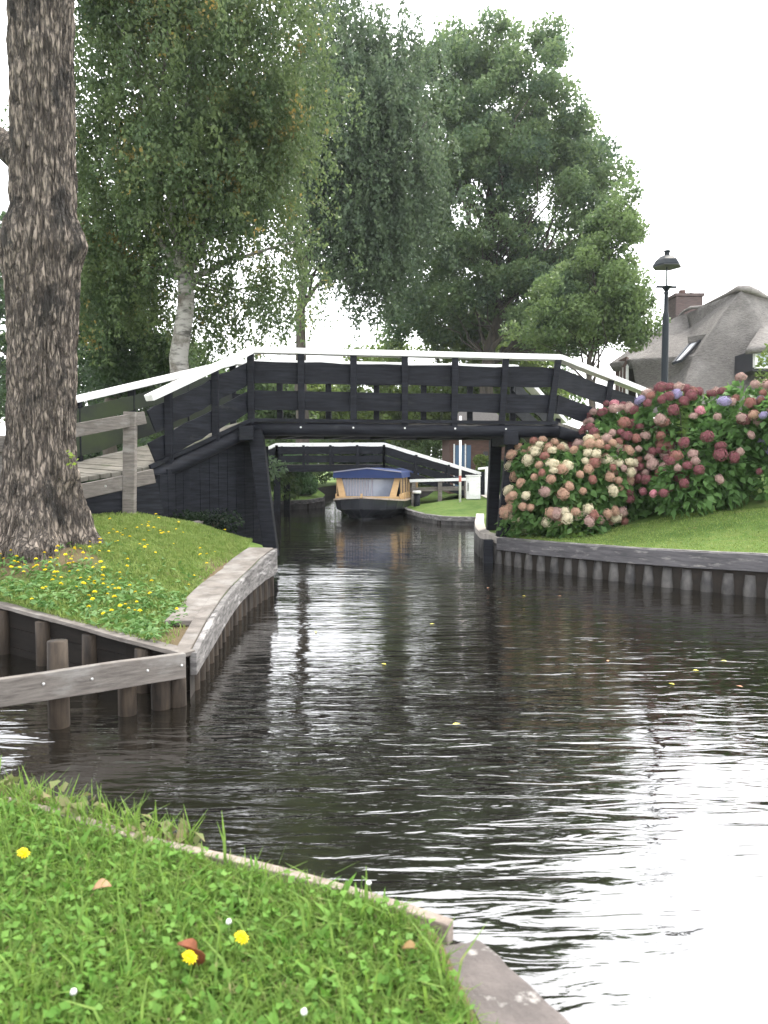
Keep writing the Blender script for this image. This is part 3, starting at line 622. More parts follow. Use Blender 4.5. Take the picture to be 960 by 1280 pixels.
iq = thing('low_quay_edge', (1.5, 19.8, 0), 'low grey board edge round the far mown lawn point', 'quay')
ribbon(list(reversed(IQ)), -.10, .05, .02, -.10, 'cap_board', M['quaywood'], iq, seg=.4)
ribbon(list(reversed(IQ)), -.02, .02, -.1, -.45, 'back_sheet', M['piledark'], iq, seg=.4)
iq2 = thing('low_quay_edge', (3.5, 20, 0), 'grey board lining the narrow side inlet by the far path', 'quay')
ribbon([IQ[0]] + INLET[:2], -.05, .05, .03, -.3, 'cap_board', M['quaywood'], iq2)
lq2 = thing('low_quay_edge', (-3, 27, 0), 'low board edge below the far left lawn and shrub', 'quay')
far_l = [p for p in INNER if p[1] in (28.2, 27.2, 26.6, 26.4)]
ribbon(far_l, -.08, .05, .02, -.12, 'cap_board', M['quaywood'], lq2); ribbon(far_l, -.03, .03, -.12, -.5, 'back_sheet', M['piledark'], lq2)

# ------------------------------------------------------------------ near bridge
br = thing('black_footbridge', (0, 11.7, 0), 'nearer arched black timber footbridge with white handrails across the canal', 'bridge')
ZR, ZD = 3.175, 2.19
NL, NR = V(-1.93, 11.25, ZR), V(2.69, 12.0, ZR)
FL, FR = V(-2.45, 12.55, ZR), V(2.2, 13.2, ZR)
NLe = P(187, 497, 9.9); NRe = P(812, 492, 13.3)
FLe = P(96, 499, 10.0); FRe = P(676, 497, 14.1); FRe2 = FR + (FRe - FR) * 1.9
FLe2 = FLe + (FLe - FL) * .25
NRe2 = NRe + (NRe - NR) * .04
drop = ZR - ZD
def lerp3(a, b, n): return [a.lerp(b, i / n) for i in range(n + 1)]
def railing(path, post_spec, zoff_boards=((.30, .30), (.71, .28)), inward=V(0, 1, 0), bm=None, bd_m=None, hr=True, endcap=0):
    for a, b in zip(path, path[1:]):
        # handrail
        MB().beam(a - (b - a).normalized() * .015, b + (b - a).normalized() * .015, .17, .085, seg=6, wob=.002).build('handrail', M['white'], br, bevel=.008)
        for j, (zo, hgt) in enumerate(zoff_boards):
            # wavy edged boards
            MB().beam(a - V(0, 0, zo) + inward * .05, b - V(0, 0, zo) + inward * .05, .03, hgt, seg=14, wob=.008).build('rail_board', bd_m or M['black'], br)
    for (p_, ln, lean) in post_spec:
        top = p_ - V(0, 0, .03); bot = p_ - V(0, 0, ln) + V(lean, 0, 0)
        mb = MB(); mb.beam(bot - inward * .02, top - inward * .02, .095, .085, up=(0, 1, 0), seg=3, wob=.002)
        po = mb.build('post', M['black'], br, bevel=.008)
main_n = [(NL.lerp(NR, f), 1.1, l) for f, l in ((.0, 0), (.155, .01), (.32, 0), (.485, 0), (.65, -.01), (.82, -.06), (1.0, -.14))]
ln_n = [(NL.lerp(NLe, f), 1.08, 0) for f in (.38, .83)]
rn_n = [(NR.lerp(NRe, f), 1.1, -.17) for f in (.55,)]
railing([NLe, NL], ln_n, bd_m=None); railing([NL, NR], main_n); railing([NR, NRe2], rn_n)
main_f = [(FL.lerp(FR, f), 1.0, 0) for f in (0, .16, .33, .5, .67, .84, 1.0)]
railing([FLe2, FL], [(FL.lerp(FLe, f), 1.0, 0) for f in (.35, .7, 1.0)], zoff_boards=((.24, .2), (.62, .26)), inward=V(0, -1, 0), bd_m=M['mossboard'])
railing([FL, FR], main_f, zoff_boards=((.23, .2), (.63, .24)), inward=V(0, -1, 0)); railing([FR, FRe2], [(FR.lerp(FRe2, .9), 1.0, 0)], zoff_boards=((.3, .2), (.63, .24)), inward=V(0, -1, 0))
# deck planks
def deck_strip(a0, a1, b0, b1, name, th=.05):
    """planks between line a (near side) and line b (far side)"""
    n = max(3, int((a1 - a0).length / .16)); mb = MB()
    for i in range(n):
        t0, t1 = i / n + .004, (i + 1) / n - .004
        p0, p1, q1, q0 = a0.lerp(a1, t0), a0.lerp(a1, t1), b0.lerp(b1, t1), b0.lerp(b1, t0); dz = V(0, 0, random.uniform(-.004, .004))
        mb.add([p0 + dz, p1 + dz, q1 + dz, q0 + dz, p0 + dz - V(0, 0, th), p1 + dz - V(0, 0, th), q1 + dz - V(0, 0, th), q0 + dz - V(0, 0, th)], [(0, 1, 2, 3), (7, 6, 5, 4), (0, 1, 5, 4), (1, 2, 6, 5), (2, 3, 7, 6), (3, 0, 4, 7)])
    return mb.build(name, M['deck'], br)
dn = V(0, 0, -drop - .0)
GP = P(192, 588, 9.35)
deck_strip(NL + dn, NR + dn, FL + dn, FR + dn, 'deck')
deck_strip(NLe + V(0, .05, -.88), NL + dn, FLe + V(0, 0, -.80), FL + dn, 'deck')
deck_strip(NR + dn, NRe2 + dn, FR + dn, FRe2 + dn, 'deck')
gd = P(60, 612, 8.3) + V(0, 0, .0)
deck_strip(V(-4.6, 7.35, 1.13), NLe + V(0, .05, -.88), V(-6.0, 8.6, 1.25), FLe + V(0, 0, -.80), 'deck')
# longitudinal beams: round logs under the deck edges
def log(a, b, z, r, name='deck_beam'):
    MB().tube(branch_pts(a + V(0, 0, z), b + V(0, 0, z), 10, .003), [r] * 11, 12, jit=.03).build(name, M['black'], br, smooth=True)
for a, b in ((NL, NR), (FL, FR)): log(a, b, -drop - .05 - .095, .10)
log(NLe + V(0, 0, .11), NL, -drop - .15, .10); log(NR, NRe, -drop - .15, .10); log(FLe + V(0, 0, .2), FL, -drop - .15, .1)
MB().beam(NL + V(0, -.06, -drop - .02), NR + V(0, -.06, -drop - .02), .04, .05, seg=8, wob=.003).build('edge_strip', M['black'], br)
MB().beam(NLe + V(0, -.04, -drop + .1), NL + V(0, -.06, -drop - .02), .04, .05, seg=4, wob=.003).build('edge_strip', M['black'], br)
for f in (.155, .32, .485, .65, .82):
    c = NL.lerp(NR, f) - V(0, -.0, drop + .12); MB().tube([c + V(0, -.11, 0), c + V(0, -.085, 0)], .014, 8).build('bolt', M['steel'], br)
    q = FL.lerp(FR, f) - V(0, 0, drop + .3); MB().beam(c - V(0, 0, .08), q + V(0, 0, .1), .09, .09).build('cross_beam', M['black'], br)
# supports left
def P_on(u, v, Y): return P(u, v, Y)
MB().beam(V(-1.62, 11.05, .2), V(-1.86, 11.2, 2.02), .2, .2, up=(0, 1, 0), seg=4, wob=.004).build('support_post', M['black'], br, bevel=.012)
MB().beam(V(-1.9, 12.3, -.2), V(-2.1, 12.4, 2.0), .2, .2, up=(0, 1, 0), seg=4, wob=.004).build('support_post', M['black'], br, bevel=.012)
MB().beam(V(-1.95, 10.9, 1.97), V(-2.2, 12.7, 1.97), .2, .2).build('cap_beam', M['black'], br, bevel=.012)
MB().beam(V(1.83, 11.95, .25), V(2.02, 12.05, 2.0), .19, .19, up=(0, 1, 0), seg=4, wob=.004).build('support_post', M['black'], br, bevel=.012)
MB().beam(V(1.83, 13.1, .0), V(1.9, 13.1, 2.0), .19, .19, up=(0, 1, 0), seg=4, wob=.004).build('support_post', M['black'], br, bevel=.012)
MB().beam(V(1.93, 11.7, 1.93), V(1.93, 13.4, 1.93), .22, .2).build('cap_beam', M['black'], br, bevel=.012)
MB().beam(V(1.95, 12.08, 1.72), V(3.3, 12.5, 1.62), .12, .34, seg=3, wob=.004).build('abutment_board', M['black'], br, bevel=.01)
MB().beam(V(2.05, 12.15, 1.35), V(3.3, 12.6, 1.3), .1, .32, seg=3, wob=.004).build('abutment_board', M['black'], br, bevel=.01)
MB().beam(V(1.62, 11.93, .36), V(1.62, 11.93, .36) + V(0, 0, -.6), .14, .14, up=(0, 1, 0)).build('foot_post', M['black'], br)
# upright black boards standing in for the open shadow under the left ramp
for (a, b, n) in ((V(-1.88, 11.3, 0), V(-2.75, 10.0, 0), 9), (V(-2.75, 10.0, 0), V(-2.98, 9.35, 0), 4)):
    for i in range(n):
        sh_ = V(.1, .45, 0); p0 = a.lerp(b, i / n) + sh_; p1 = a.lerp(b, (i + .96) / n) + sh_; tt = min(1, (NL - V(p0.x, p0.y, ZR)).length / (NL - NLe).length)
        zt = (ZR + (NLe.z - ZR) * tt) - drop - .17 + (.03 if n == 4 else 0); zb_ = H(p0.x, p0.y) - .35
        if zt - zb_ > .1: MB().beam(V(*(p0.lerp(p1, .5)).xy, zb_), V(*(p0.lerp(p1, .5)).xy, min(zt, 1.95)), (p1 - p0).length, .05, up=V(-(p1 - p0).y, (p1 - p0).x, 0)).build('shade_board', M['black'], br)
M['lf_ivy'] = leafmat('ivy_leaves', (.012, .024, .012), (.022, .04, .018))
bush('ivy_patch', (-2.35, 10.0, H(-2.35, 10.0) - .1), (.6, .2, .2), 'dark low ivy growing against the black shade boards beneath the left bridge ramp', M['lf_ivy'], 1500, .05, cat='ivy')
for (u, v, Y, r_, lab) in ((247, 655, 9.9, .10, 'pale stone lying in the grass below the left bridge ramp'), (262, 662, 10.0, .07, 'small grey stone beside the pale stone below the left bridge ramp')):
    q = P(u, v, Y); bm = bmesh.new(); bmesh.ops.create_icosphere(bm, subdivisions=3, radius=r_)
    for v_ in bm.verts: v_.co *= 1 + .35 * noise.noise(v_.co * 9 + V(u, 0, 0)); v_.co.z *= .6
    me = bpy.data.meshes.new('stone'); bm.to_mesh(me); bm.free(); me.materials.append(M['greywood']); o_ = link('stone', me); o_.location = (q.x, q.y, H(q.x, q.y) + .02); tag(o_, lab, 'stone')
# grey approach fence
gf = thing('grey_fence', P(160, 635, 9.0), 'weathered grey post and rail fence guarding the left bridge ramp beside the big trunk', 'fence')
pb = P(161, 640, 9.0); ptp = P(163, 515, 9.0)
MB().beam(pb - V(0, 0, .3), ptp, .14, .10, up=(0, 1, 0), seg=4, wob=.003).build('post', M['greywood'], gf, bevel=.008)
r1, r0 = P(181, 522, 9.1), P(95, 538, 8.55); rd = (r0 - r1)
MB().beam(r1, r1 + rd * 4.0, .05, .15, seg=6, wob=.003).build('rail', M['greywood'], gf, bevel=.006)
b1, b0 = P(192, 595, 9.25), P(95, 616, 8.62); bd = b0 - b1
MB().beam(b1, b1 + bd * 3.8, .06, .175, seg=6, wob=.003).build('kerb_board', M['greywood'], gf, bevel=.006)
MB().beam(b1 + V(.05, .06, -.25), b1 + bd * 3.8 + V(0, .1, -.25), .05, .42, seg=3).build('under_board', M['black'], gf)
for t_ in (2.0, 3.7): c = r1 + rd * t_; MB().beam(c - V(0, -.08, 1.2), c + V(0, .08, .1), .12, .1, up=(0, 1, 0)).build('post', M['greywood'], gf)
for t_ in (.25, .62, .95): c = b1 + bd * t_; MB().tube([c + V(0, -.034, 0), c + V(0, -.045, 0)], .013, 8).build('bolt', M['steel'], gf)

# ------------------------------------------------------------------ second bridge
b2 = thing('black_footbridge', (-1.7, 25.4, 0), 'farther black footbridge with a white handrail, seen under the nearer bridge behind the boat', 'bridge')
Y2 = 25.2
def b2rail(yo, nm=True):
    a0, a1, a2, a3 = P(331, 562, Y2) + V(0, yo, 0), P(346, 555.5, Y2) + V(0, yo, 0), P(480, 555, Y2) + V(0, yo, 0), P(601, 592, Y2) + V(0, yo, 0)
    a0 = a1 + (a0 - a1) * 4
    for a, b in ((a0, a1), (a1, a2), (a2, a3)):
        MB().beam(a, b, .12, .09).build('handrail', M['white'], b2)
        for zo, hh in ((.19, .23), (.48, .22)): MB().beam(a - V(0, 0, zo), b - V(0, 0, zo), .03, hh, seg=10, wob=.01).build('rail_board', M['black'], b2)
        MB().beam(a - V(0, 0, .78), b - V(0, 0, .78), .14, .22, seg=6, wob=.005).build('deck_beam', M['black'], b2)
        n = max(1, int((b - a).length / .85))
        for i in range(n + 1):
            c = a.lerp(b, i / n); MB().beam(c - V(0, .04, .86), c - V(0, .04, .03), .08, .08, up=(0, 1, 0)).build('post', M['black'], b2)
    return a0, a1, a2, a3
n_ = b2rail(0); f_ = b2rail(1.3)
for i in range(3):
    a, b, c, d = n_[i], n_[i + 1], f_[i + 1], f_[i]; z = V(0, 0, -.66); MB().add([a + z, b + z, c + z, d + z, a + z * 1.1, b + z * 1.1, c + z * 1.1, d + z * 1.1], [(0, 1, 2, 3), (7, 6, 5, 4), (0, 1, 5, 4), (2, 3, 7, 6)]).build('deck', M['deck'], b2)
for (u, yo, u2) in ((346, 0, 346), (352, 1.3, 352), (497, 0, 497), (503, 1.3, 503)):
    c = P(u, 555, Y2) + V(0, yo, 0); MB().beam(V(c.x, c.y, -.3), V(c.x, c.y, 1.35), .2, .16, up=(0, 1, 0)).build('support_post', M['black'], b2)
# tapering black gable boards at the right ramp's foot
c = P(605, 600, Y2); MB().beam(V(c.x, c.y, .3), V(c.x, c.y, 1.32), .32, .1, up=(0, 1, 0)).build('end_board', M['black'], b2)
gp = thing('gate_post', P(609, 608, 24.8), 'short white post with a cap at the foot of the farther bridge', 'post')
x, y, _ = P(609, 608, 24.8); MB().beam(V(x, y, H(x, y) - .1), V(x, y, 1.42), .15, .15, up=(0, 1, 0)).build('shaft', M['white'], gp, bevel=.01)
MB().beam(V(x - .3, y, 1.42), V(x + .12, y, 1.47), .16, .07).build('cap', M['white'], gp, bevel=.01)

# ------------------------------------------------------------------ boat
M['hull'] = mat('black_hull', (.012, .013, .018), .3, (.02, .022, .028), (2, 2, 2))
M['tan'] = mat('varnished_wood', (.52, .35, .18), .45, (.42, .27, .13), (3, 3, 14))
M['canvas'] = mat('blue_canvas', (.012, .028, .10), .8, (.016, .036, .13), (3, 3, 3), bump=.3)
M['curtain'] = mat('pale_curtain', (.26, .26, .32), .9)
M['boatglass'] = mat('boat_glass', (.10, .12, .17), .08, (.2, .23, .3), (.8, .8, .8), spec=.8)
bt = thing('tour_boat', (P(461, 640, 21.6).x, 21.6, 0), 'tour boat with a black bow, varnished window frames and blue canvas roof', 'boat')
bt.location = (0, 0, 0)
bx, by, ang = P(457, 640, 21.6).x - .12, 21.3, R(-7)
def BL(x, y, z):   # boat local: y backwards from the bow
    return V(bx + x * math.cos(ang) - y * math.sin(ang), by + x * math.sin(ang) + y * math.cos(ang), z)
st = [(0.0, .05, .62), (.15, .32, .60), (.5, .68, .56), (1.0, .93, .52), (1.7, 1.05, .48), (4, 1.08, .45), (8, 1.02, .45), (9, .85, .48)]
mb = MB(); vs = []
for (y, w_, zt) in st:
    wb = w_ * (.35 + .5 * min(1, y / 3)); yb = y + .35 * (1 - min(1, y / 2))
    vs += [BL(-w_, y, zt), BL(-w_ * .93, y, zt * .5), BL(-wb, yb, .04), BL(-wb * .8, yb + .05, -.2), BL(wb * .8, yb + .05, -.2), BL(wb, yb, .04), BL(w_ * .93, y, zt * .5), BL(w_, y, zt)]
fs = []
for i in range(len(st) - 1):
    for k in range(7): fs.append((8 * i + k, 8 * i + k + 1, 8 * i + k + 9, 8 * i + k + 8))
    fs.append((8 * i + 7, 8 * i, 8 * i + 8, 8 * i + 15))
fs += [tuple(range(8)), tuple(range(8 * len(st) - 1, 8 * len(st) - 9, -1))]
mb.add(vs, fs).build('hull', M['hull'], bt, smooth=False, bevel=.01)
mb = MB()
for sg in (-1, 1):
    for a, b in zip(st, st[1:]): mb.beam(BL(sg * a[1], a[0], a[2] + .015), BL(sg * b[1], b[0], b[2] + .015), .07, .045)
mb.build('gunwale', mat('rim_wood', (.42, .34, .27), .6, (.28, .22, .18), (5, 5, 5)), bt)
MB().add([BL(-.95, 1.05, .53), BL(.95, 1.05, .53), BL(.7, .5, .585), BL(.3, .15, .62), BL(-.3, .15, .62), BL(-.7, .5, .585)], [(0, 1, 2, 3, 4, 5)]).build('fore_deck', M['tan'], bt)
cab = MB()
y0, y1 = 1.25, 7.6; zb_, zt_ = .5, 1.2
for (a, b, wd) in ((BL(-.92, y0 + .02, .56), BL(.92, y0 + .02, .56), .1),): cab.beam(a, b, .06, .12)
cab.build('front_sill', M['tan'], bt)
for sg in (-1, 1):
    MB().add([BL(sg * .84, y0, .6), BL(sg * .64, y0, .6), BL(sg * .80, y0 + .12, 1.2), BL(sg * .96, y0 + .12, 1.2), BL(sg * .84, y0 + .06, .6), BL(sg * .64, y0 + .06, .6), BL(sg * .80, y0 + .18, 1.2), BL(sg * .96, y0 + .18, 1.2)],
             [(0, 1, 2, 3), (7, 6, 5, 4), (0, 1, 5, 4), (1, 2, 6, 5), (2, 3, 7, 6), (3, 0, 4, 7)]).build('window_frame', M['tan'], bt)
    for j in range(8):
        yy = y0 + .35 + j * .85; MB().beam(BL(sg * .96, yy, .5), BL(sg * .96, yy, 1.2), .05, .12, up=(0, 1, 0)).build('side_post', M['tan'], bt)
    MB().beam(BL(sg * .95, y0 + .1, .58), BL(sg * .95, y1, .58), .05, .22).build('side_panel', M['tan'], bt)
    MB().add([BL(sg * .93, y0 + .2, .68), BL(sg * .93, y1, .68), BL(sg * .93, y1, 1.2), BL(sg * .93, y0 + .2, 1.2)], [(0, 1, 2, 3)]).build('side_window', M['boatglass'], bt)
MB().add([BL(-.78, y0 + .09, .62), BL(.78, y0 + .09, .62), BL(.82, y0 + .16, 1.2), BL(-.82, y0 + .16, 1.2)], [(0, 1, 2, 3)]).build('windscreen', M['boatglass'], bt)
for j in range(9):
    xx = -.68 + j * .085; MB().beam(BL(xx, y0 + .075, .64), BL(xx, y0 + .145, 1.18), .035, .015, up=(0, 1, 0)).build('curtain_fold', M['curtain'], bt)
MB().beam(BL(.12, y0 + .06, .62), BL(.12, y0 + .14, 1.2), .04, .04, up=(0, 1, 0)).build('mullion', M['curtain'], bt)
rf = MB(); prof_ = [(-1.02, 1.16), (-1.0, 1.33), (-.5, 1.42), (0, 1.46), (.5, 1.42), (1.0, 1.33), (1.02, 1.16)]
vs = [BL(x, y0 - .05 + (0 if k else .0), z) for k, (x, z) in enumerate(prof_)] + [BL(x, y1 + .2, z) for x, z in prof_]
fs = [(i, i + 1, i + 8, i + 7) for i in range(6)] + [tuple(range(7)), tuple(range(13, 6, -1)), (0, 7, 13, 6)]
rf.add(vs, fs).build('canvas_roof', M['canvas'], bt)
MB().beam(BL(-1.0, y0 - .065, 1.335), BL(0, y0 - .065, 1.45), .02, .03).build('roof_piping', M['curtain'], bt)
MB().beam(BL(0, y0 - .065, 1.45), BL(1.0, y0 - .065, 1.335), .02, .03).build('roof_piping', M['curtain'], bt)
MB().beam(BL(0, .1, .6), BL(0, .1, .74), .06, .06, up=(0, 1, 0)).build('stem_post', M['tan'], bt)

# ------------------------------------------------------------------ far right bank furniture
M['redwhite'] = mat('pole_white', (.78, .76, .74), .5)
x, y = P(575, 626, 22.5).xy; h_ = P(575, 520, y).z
pl = thing('mooring_pole', (x, y, H(x, y)), 'tall thin white pole standing on the far lawn before the farther bridge', 'pole')
MB().tube([(x, y, H(x, y) - .1), (x, y, h_)], .036, 12).build('shaft', M['redwhite'], pl, smooth=True)
for z in (1.05, 2.35): MB().tube([(x, y, z), (x, y, z + .18)], .038, 12).build('band', mat('red_band', (.5, .16, .13), .6), pl)
x, y = P(592, 624, 23).xy; s_ = FPX / y
eb = thing('utility_cabinet', (x, y, H(x, y)), 'white upright utility cabinet on the far lawn beside the pale path', 'cabinet')
wd = 17 / s_; hh = 29 / s_; z0 = H(x, y)
MB().box(x - wd / 2, y, z0, x + wd / 2, y + .3, z0 + hh).build('body', M['white'], eb, bevel=.02)
MB().box(x - wd / 2 + .05, y - .012, z0 + .08, x + wd / 2 - .02, y, z0 + hh - .05).build('door', M['white'], eb, bevel=.005)
MB().box(x - wd / 2 - .02, y - .02, z0 + hh, x + wd / 2 + .02, y + .32, z0 + hh + .03).build('lid', M['white'], eb)
MB().box(x - wd / 2 + .02, y - .03, z0 + .25, x - wd / 2 + .045, y - .012, z0 + hh - .2).build('handle', M['hull'], eb)
fn = thing('rail_fence', (1.4, 24.5, .3), 'low grey two rail fence between the boat and the white cabinet', 'fence')
fy = 24.3
fa, fb = P(512, 601, fy), P(586, 599, fy); MB().beam(fa, fb, .09, .09).build('rail', M['white'], fn)
fa2, fb2 = P(512, 612, fy + .1), P(586, 610, fy + .1); MB().beam(fa2, fb2, .05, .13).build('rail', M['greywood'], fn)
for u in (517, 550, 583): c = P(u, 600, fy + .05); MB().beam(V(c.x, c.y, 0.1), V(c.x, c.y, c.z - .04), .13, .1, up=(0, 1, 0)).build('post', M['greywood'], fn)
x, y = P(521, 628, 23.4).xy; bo = thing('mooring_bollard', (x, y, .2), 'stubby dark bollard with a white top next to the boat', 'bollard')
MB().tube([(x, y, 0), (x, y, .68)], .1, 12).build('post', M['black'], bo, smooth=True); MB().tube([(x, y, .68), (x, y, .76)], .13, 12).build('cap', M['white'], bo, smooth=True)
M['path'] = mat('pale_path', (.48, .44, .38), .95, (.38, .34, .29), (6, 6, 6), bump=.4)
def sheet_on(poly, name, m, dz=.012, st=.35):
    xs = [p[0] for p in poly]; ys = [p[1] for p in poly]
    pts = [Vector(p) for p in poly]; ex = [Vector((x, y)) for x in np.arange(min(xs), max(xs), st) for y in np.arange(min(ys), max(ys), st)]
    r = delaunay_2d_cdt(pts + ex, [(i, (i + 1) % len(pts)) for i in range(len(pts))], [list(range(len(pts)))], 1, 1e-5)
    mb = MB(); mb.add([(v.x, v.y, H(v.x, v.y) + dz) for v in r[0]], [tuple(f) for f in r[2]]); return structure(mb.build(name, m, smooth=True))
sheet_on([(3.05, 24.4), (3.1, 22.7), (5.0, 22.2), (8, 23), (14, 26), (13, 27.5), (8, 25.5), (4.4, 25.6)], 'garden_path', M['path'], .03)
# brick shed with blue doors
M['brick'] = mat('brown_brick', (.10, .055, .042), .9, (.06, .035, .028), (3, 3, 14), bump=.5)
M['bluedoor'] = mat('blue_door_paint', (.05, .10, .17), .6)
Ys = 31.; sh = thing('brick_shed', (P(600, 590, Ys).x, Ys, .6), 'brown brick shed with dark blue doors behind the farther bridge ramp', 'shed')
xa, xb = P(562, 570, Ys).x, P(640, 570, Ys).x
MB().box(xa, Ys, .4, xb, Ys + 4, 2.75).build('wall', M['brick'], sh)
for i in range(3):
    x0 = P(569 + i * 7, 570, Ys).x; MB().box(x0, Ys - .05, .6, x0 + .17, Ys, 2.35).build('door', M['bluedoor'], sh)
    MB().box(x0 - .07, Ys - .06, .6, x0 - .02, Ys, 2.4).build('door_frame', M['white'], sh)
MB().add([(xa - .4, Ys - .4, 2.7), (xb + .4, Ys - .4, 2.7), (xb + .4, Ys + 4.4, 2.7), (xa - .4, Ys + 4.4, 2.7), (xa + 1, Ys + 2, 4.3), (xb - 1, Ys + 2, 4.3)], [(0, 1, 5, 4), (1, 2, 5), (2, 3, 4, 5), (3, 0, 4), (0, 1, 2, 3)]).build('roof', mat('shed_thatch', (.16, .15, .14), .95, (.1, .09, .085), (20, 20, 20), bump=.6), sh)
MB().box(P(604, 570, Ys).x, Ys - .05, 1.2, P(610, 570, Ys).x, Ys, 2.1).build('window', M['hull'], sh)
def hedge(name, x0, x1, y0, y1, z0, z1, label, m, n=5000, ls=.07):
    t = thing(name, ((x0 + x1) / 2, y0, z0), label, 'hedge'); MB().box(x0 + .1, y0 + .1, z0, x1 - .1, y1 - .1, z1 - .1).build('core', M['lf_dark'], t)
    p_ = RNG.uniform(size=(n, 3)); f = RNG.integers(0, 4, n)
    p_[f == 0, 1] = RNG.normal(.03, .03, (f == 0).sum()); p_[f == 1, 1] = RNG.normal(.03, .03, (f == 1).sum()); p_[f == 2, 2] = RNG.normal(.98, .02, (f == 2).sum()); p_[f == 3, 0] = RNG.normal(.02, .02, (f == 3).sum())
    cen = np.array([x0, y0, z0]) + p_ * np.array([x1 - x0, y1 - y0, z1 - z0]); link('foliage', leaf_mesh(name, cen, ls, [m], asp=.6), t)
x = P(612, 600, 27.5).x; hedge('clipped_hedge', x, x + 2.6, 27.5, 28.3, .4, 1.68, 'square clipped green hedge to the right of the white gate post', M['lf_hedge'], 9000)
yb_, _ = bush('flowering_shrub', (P(606, 580, 29.3).x, 29.3, 1.1), (.4, .3, .45), 'small shrub with yellow white blossom in front of the brick shed', M['lf_light'], 2500, .09)
# ------------------------------------------------------------------ street lamp
M['lampblack'] = mat('lamp_black_paint', (.004, .008, .012), .5, spec=.25)
lx, ly = P(830, 500, 13.5).x, 13.5; lz = H(lx, ly); sl = FPX / 13.5
lp = thing('street_lamp', (lx, ly, lz), 'black street lamp with a hooded lantern rising from the hydrangeas', 'street lamp')
def zl(v): return P(830, v, 13.5).z
MB().lathe([(.12, 0), (.12, .25), (.085, .35), (.06, .9), (.056, zl(400) - lz), (.05, zl(393) - lz), (.036, zl(390) - lz), (.034, zl(368) - lz), (.045, zl(366) - lz), (.03, zl(364) - lz)], (lx, ly, lz), 20).build('pole', M['lampblack'], lp, smooth=True)
MB().beam(V(lx - .17, ly, zl(358.5)), V(lx + .17, ly, zl(359)), .05, .03).build('tray', M['lampblack'], lp)
MB().lathe([(.03, zl(364)), (.07, zl(360)), (.09, zl(358)), (.02, zl(357))], (lx, ly, 0), 16).build('collar', M['lampblack'], lp)
MB().tube([(lx, ly, zl(358)), (lx, ly, zl(332))], .013, 8).build('rod', M['lampblack'], lp)
MB().lathe([(.245, zl(333.5)), (.245, zl(332)), (.195, zl(326)), (.11, zl(320.5)), (.05, zl(319.5)), (.045, zl(316)), (.06, zl(314.5)), (.05, zl(313))], (lx, ly, 0), 6).build('hood', M['lampblack'], lp)
MB().lathe([(.25, zl(334.3)), (.25, zl(333.5))], (lx, ly, 0), 6).build('rim', mat('lamp_rim', (.05, .05, .055), .5), lp)

# ------------------------------------------------------------------ hydrangeas
M['lf_hyd'] = leafmat('hydrangea_leaves', (.085, .175, .05), (.14, .26, .08), (.25, .34, .08), .6, .75, sc=(2.5, 2.5, 2.5), s3=(1.2, 1.2, 1.2))
FC = {'peach': ((.37, .22, .16), (.50, .34, .24)), 'cream': ((.56, .49, .34), (.64, .58, .42)), 'rust': ((.24, .10, .085), (.32, .16, .13)), 'crimson': ((.16, .055, .065), (.25, .10, .11)), 'pink': ((.48, .17, .22), (.56, .28, .31)), 'mauve': ((.26, .22, .38), (.36, .32, .46)), 'white': ((.60, .58, .60), (.62, .58, .52)), 'dusty': ((.33, .21, .19), (.44, .31, .27))}
HEADS = {}; HSEED = [0]
def head_mesh(k):
    """domed flower ball of many small overlapping florets"""
    mats = [mat('florets_' + k, FC[k][0], .8, FC[k][1], (28, 28, 28), lo=.42, hi=.58, trans=.2, spec=.1, col3=tuple(c * .55 + (.05 if i == 1 else .02) for i, c in enumerate(FC[k][0])), lo3=.5, hi3=.66, scale3=(16, 16, 16))]
    HSEED[0] += 5.3; n = 110; ga = math.pi * (3 - 5 ** .5); v = []; f = []
    for i in range(n):
        z = 1 - 1.62 * (i + .5) / n; r = math.sqrt(max(0, 1 - z * z)); t = ga * i; d = Vector((r * math.cos(t), r * math.sin(t), z))
        a = d.orthogonal().normalized(); a.rotate(Matrix.Rotation(random.uniform(0, 6), 3, d)); b = d.cross(a)
        c = d * random.uniform(.84, 1.06) * (1 + .28 * noise.noise(d * 1.9 + V(HSEED[0], 0, 0))); s_ = .19
        for q in range(4):
            an = q * math.pi / 2; e = a * math.cos(an) + b * math.sin(an); g = a * -math.sin(an) + b * math.cos(an)
            o_ = len(v); v += [c, c + e * s_ * .6 + g * s_ * .5 + d * .03, c + e * s_ * 1.15 - d * .02, c + e * s_ * .6 - g * s_ * .5 + d * .03]; f.append((o_, o_ + 1, o_ + 2, o_ + 3))
    mb = MB(); mb.add(v, f)
    mb.lathe([(.2, -.5), (.5, -.4), (.66, -.1), (.6, .3), (.38, .54), (.1, .64)], (0, 0, 0), 12)
    me = bpy.data.meshes.new('flower_head_' + k); me.from_pydata([tuple(Vector(p_) * .105) for p_ in mb.v], [], mb.f); me.materials.append(mats[0]); return me
HV = {}
for k in FC: HV[k] = [head_mesh(k) for _ in range(3)]; HEADS[k] = HV[k][0]
for k in FC:
    for me_ in HV[k][1:]: me_.materials[0] = HV[k][0].materials[0]
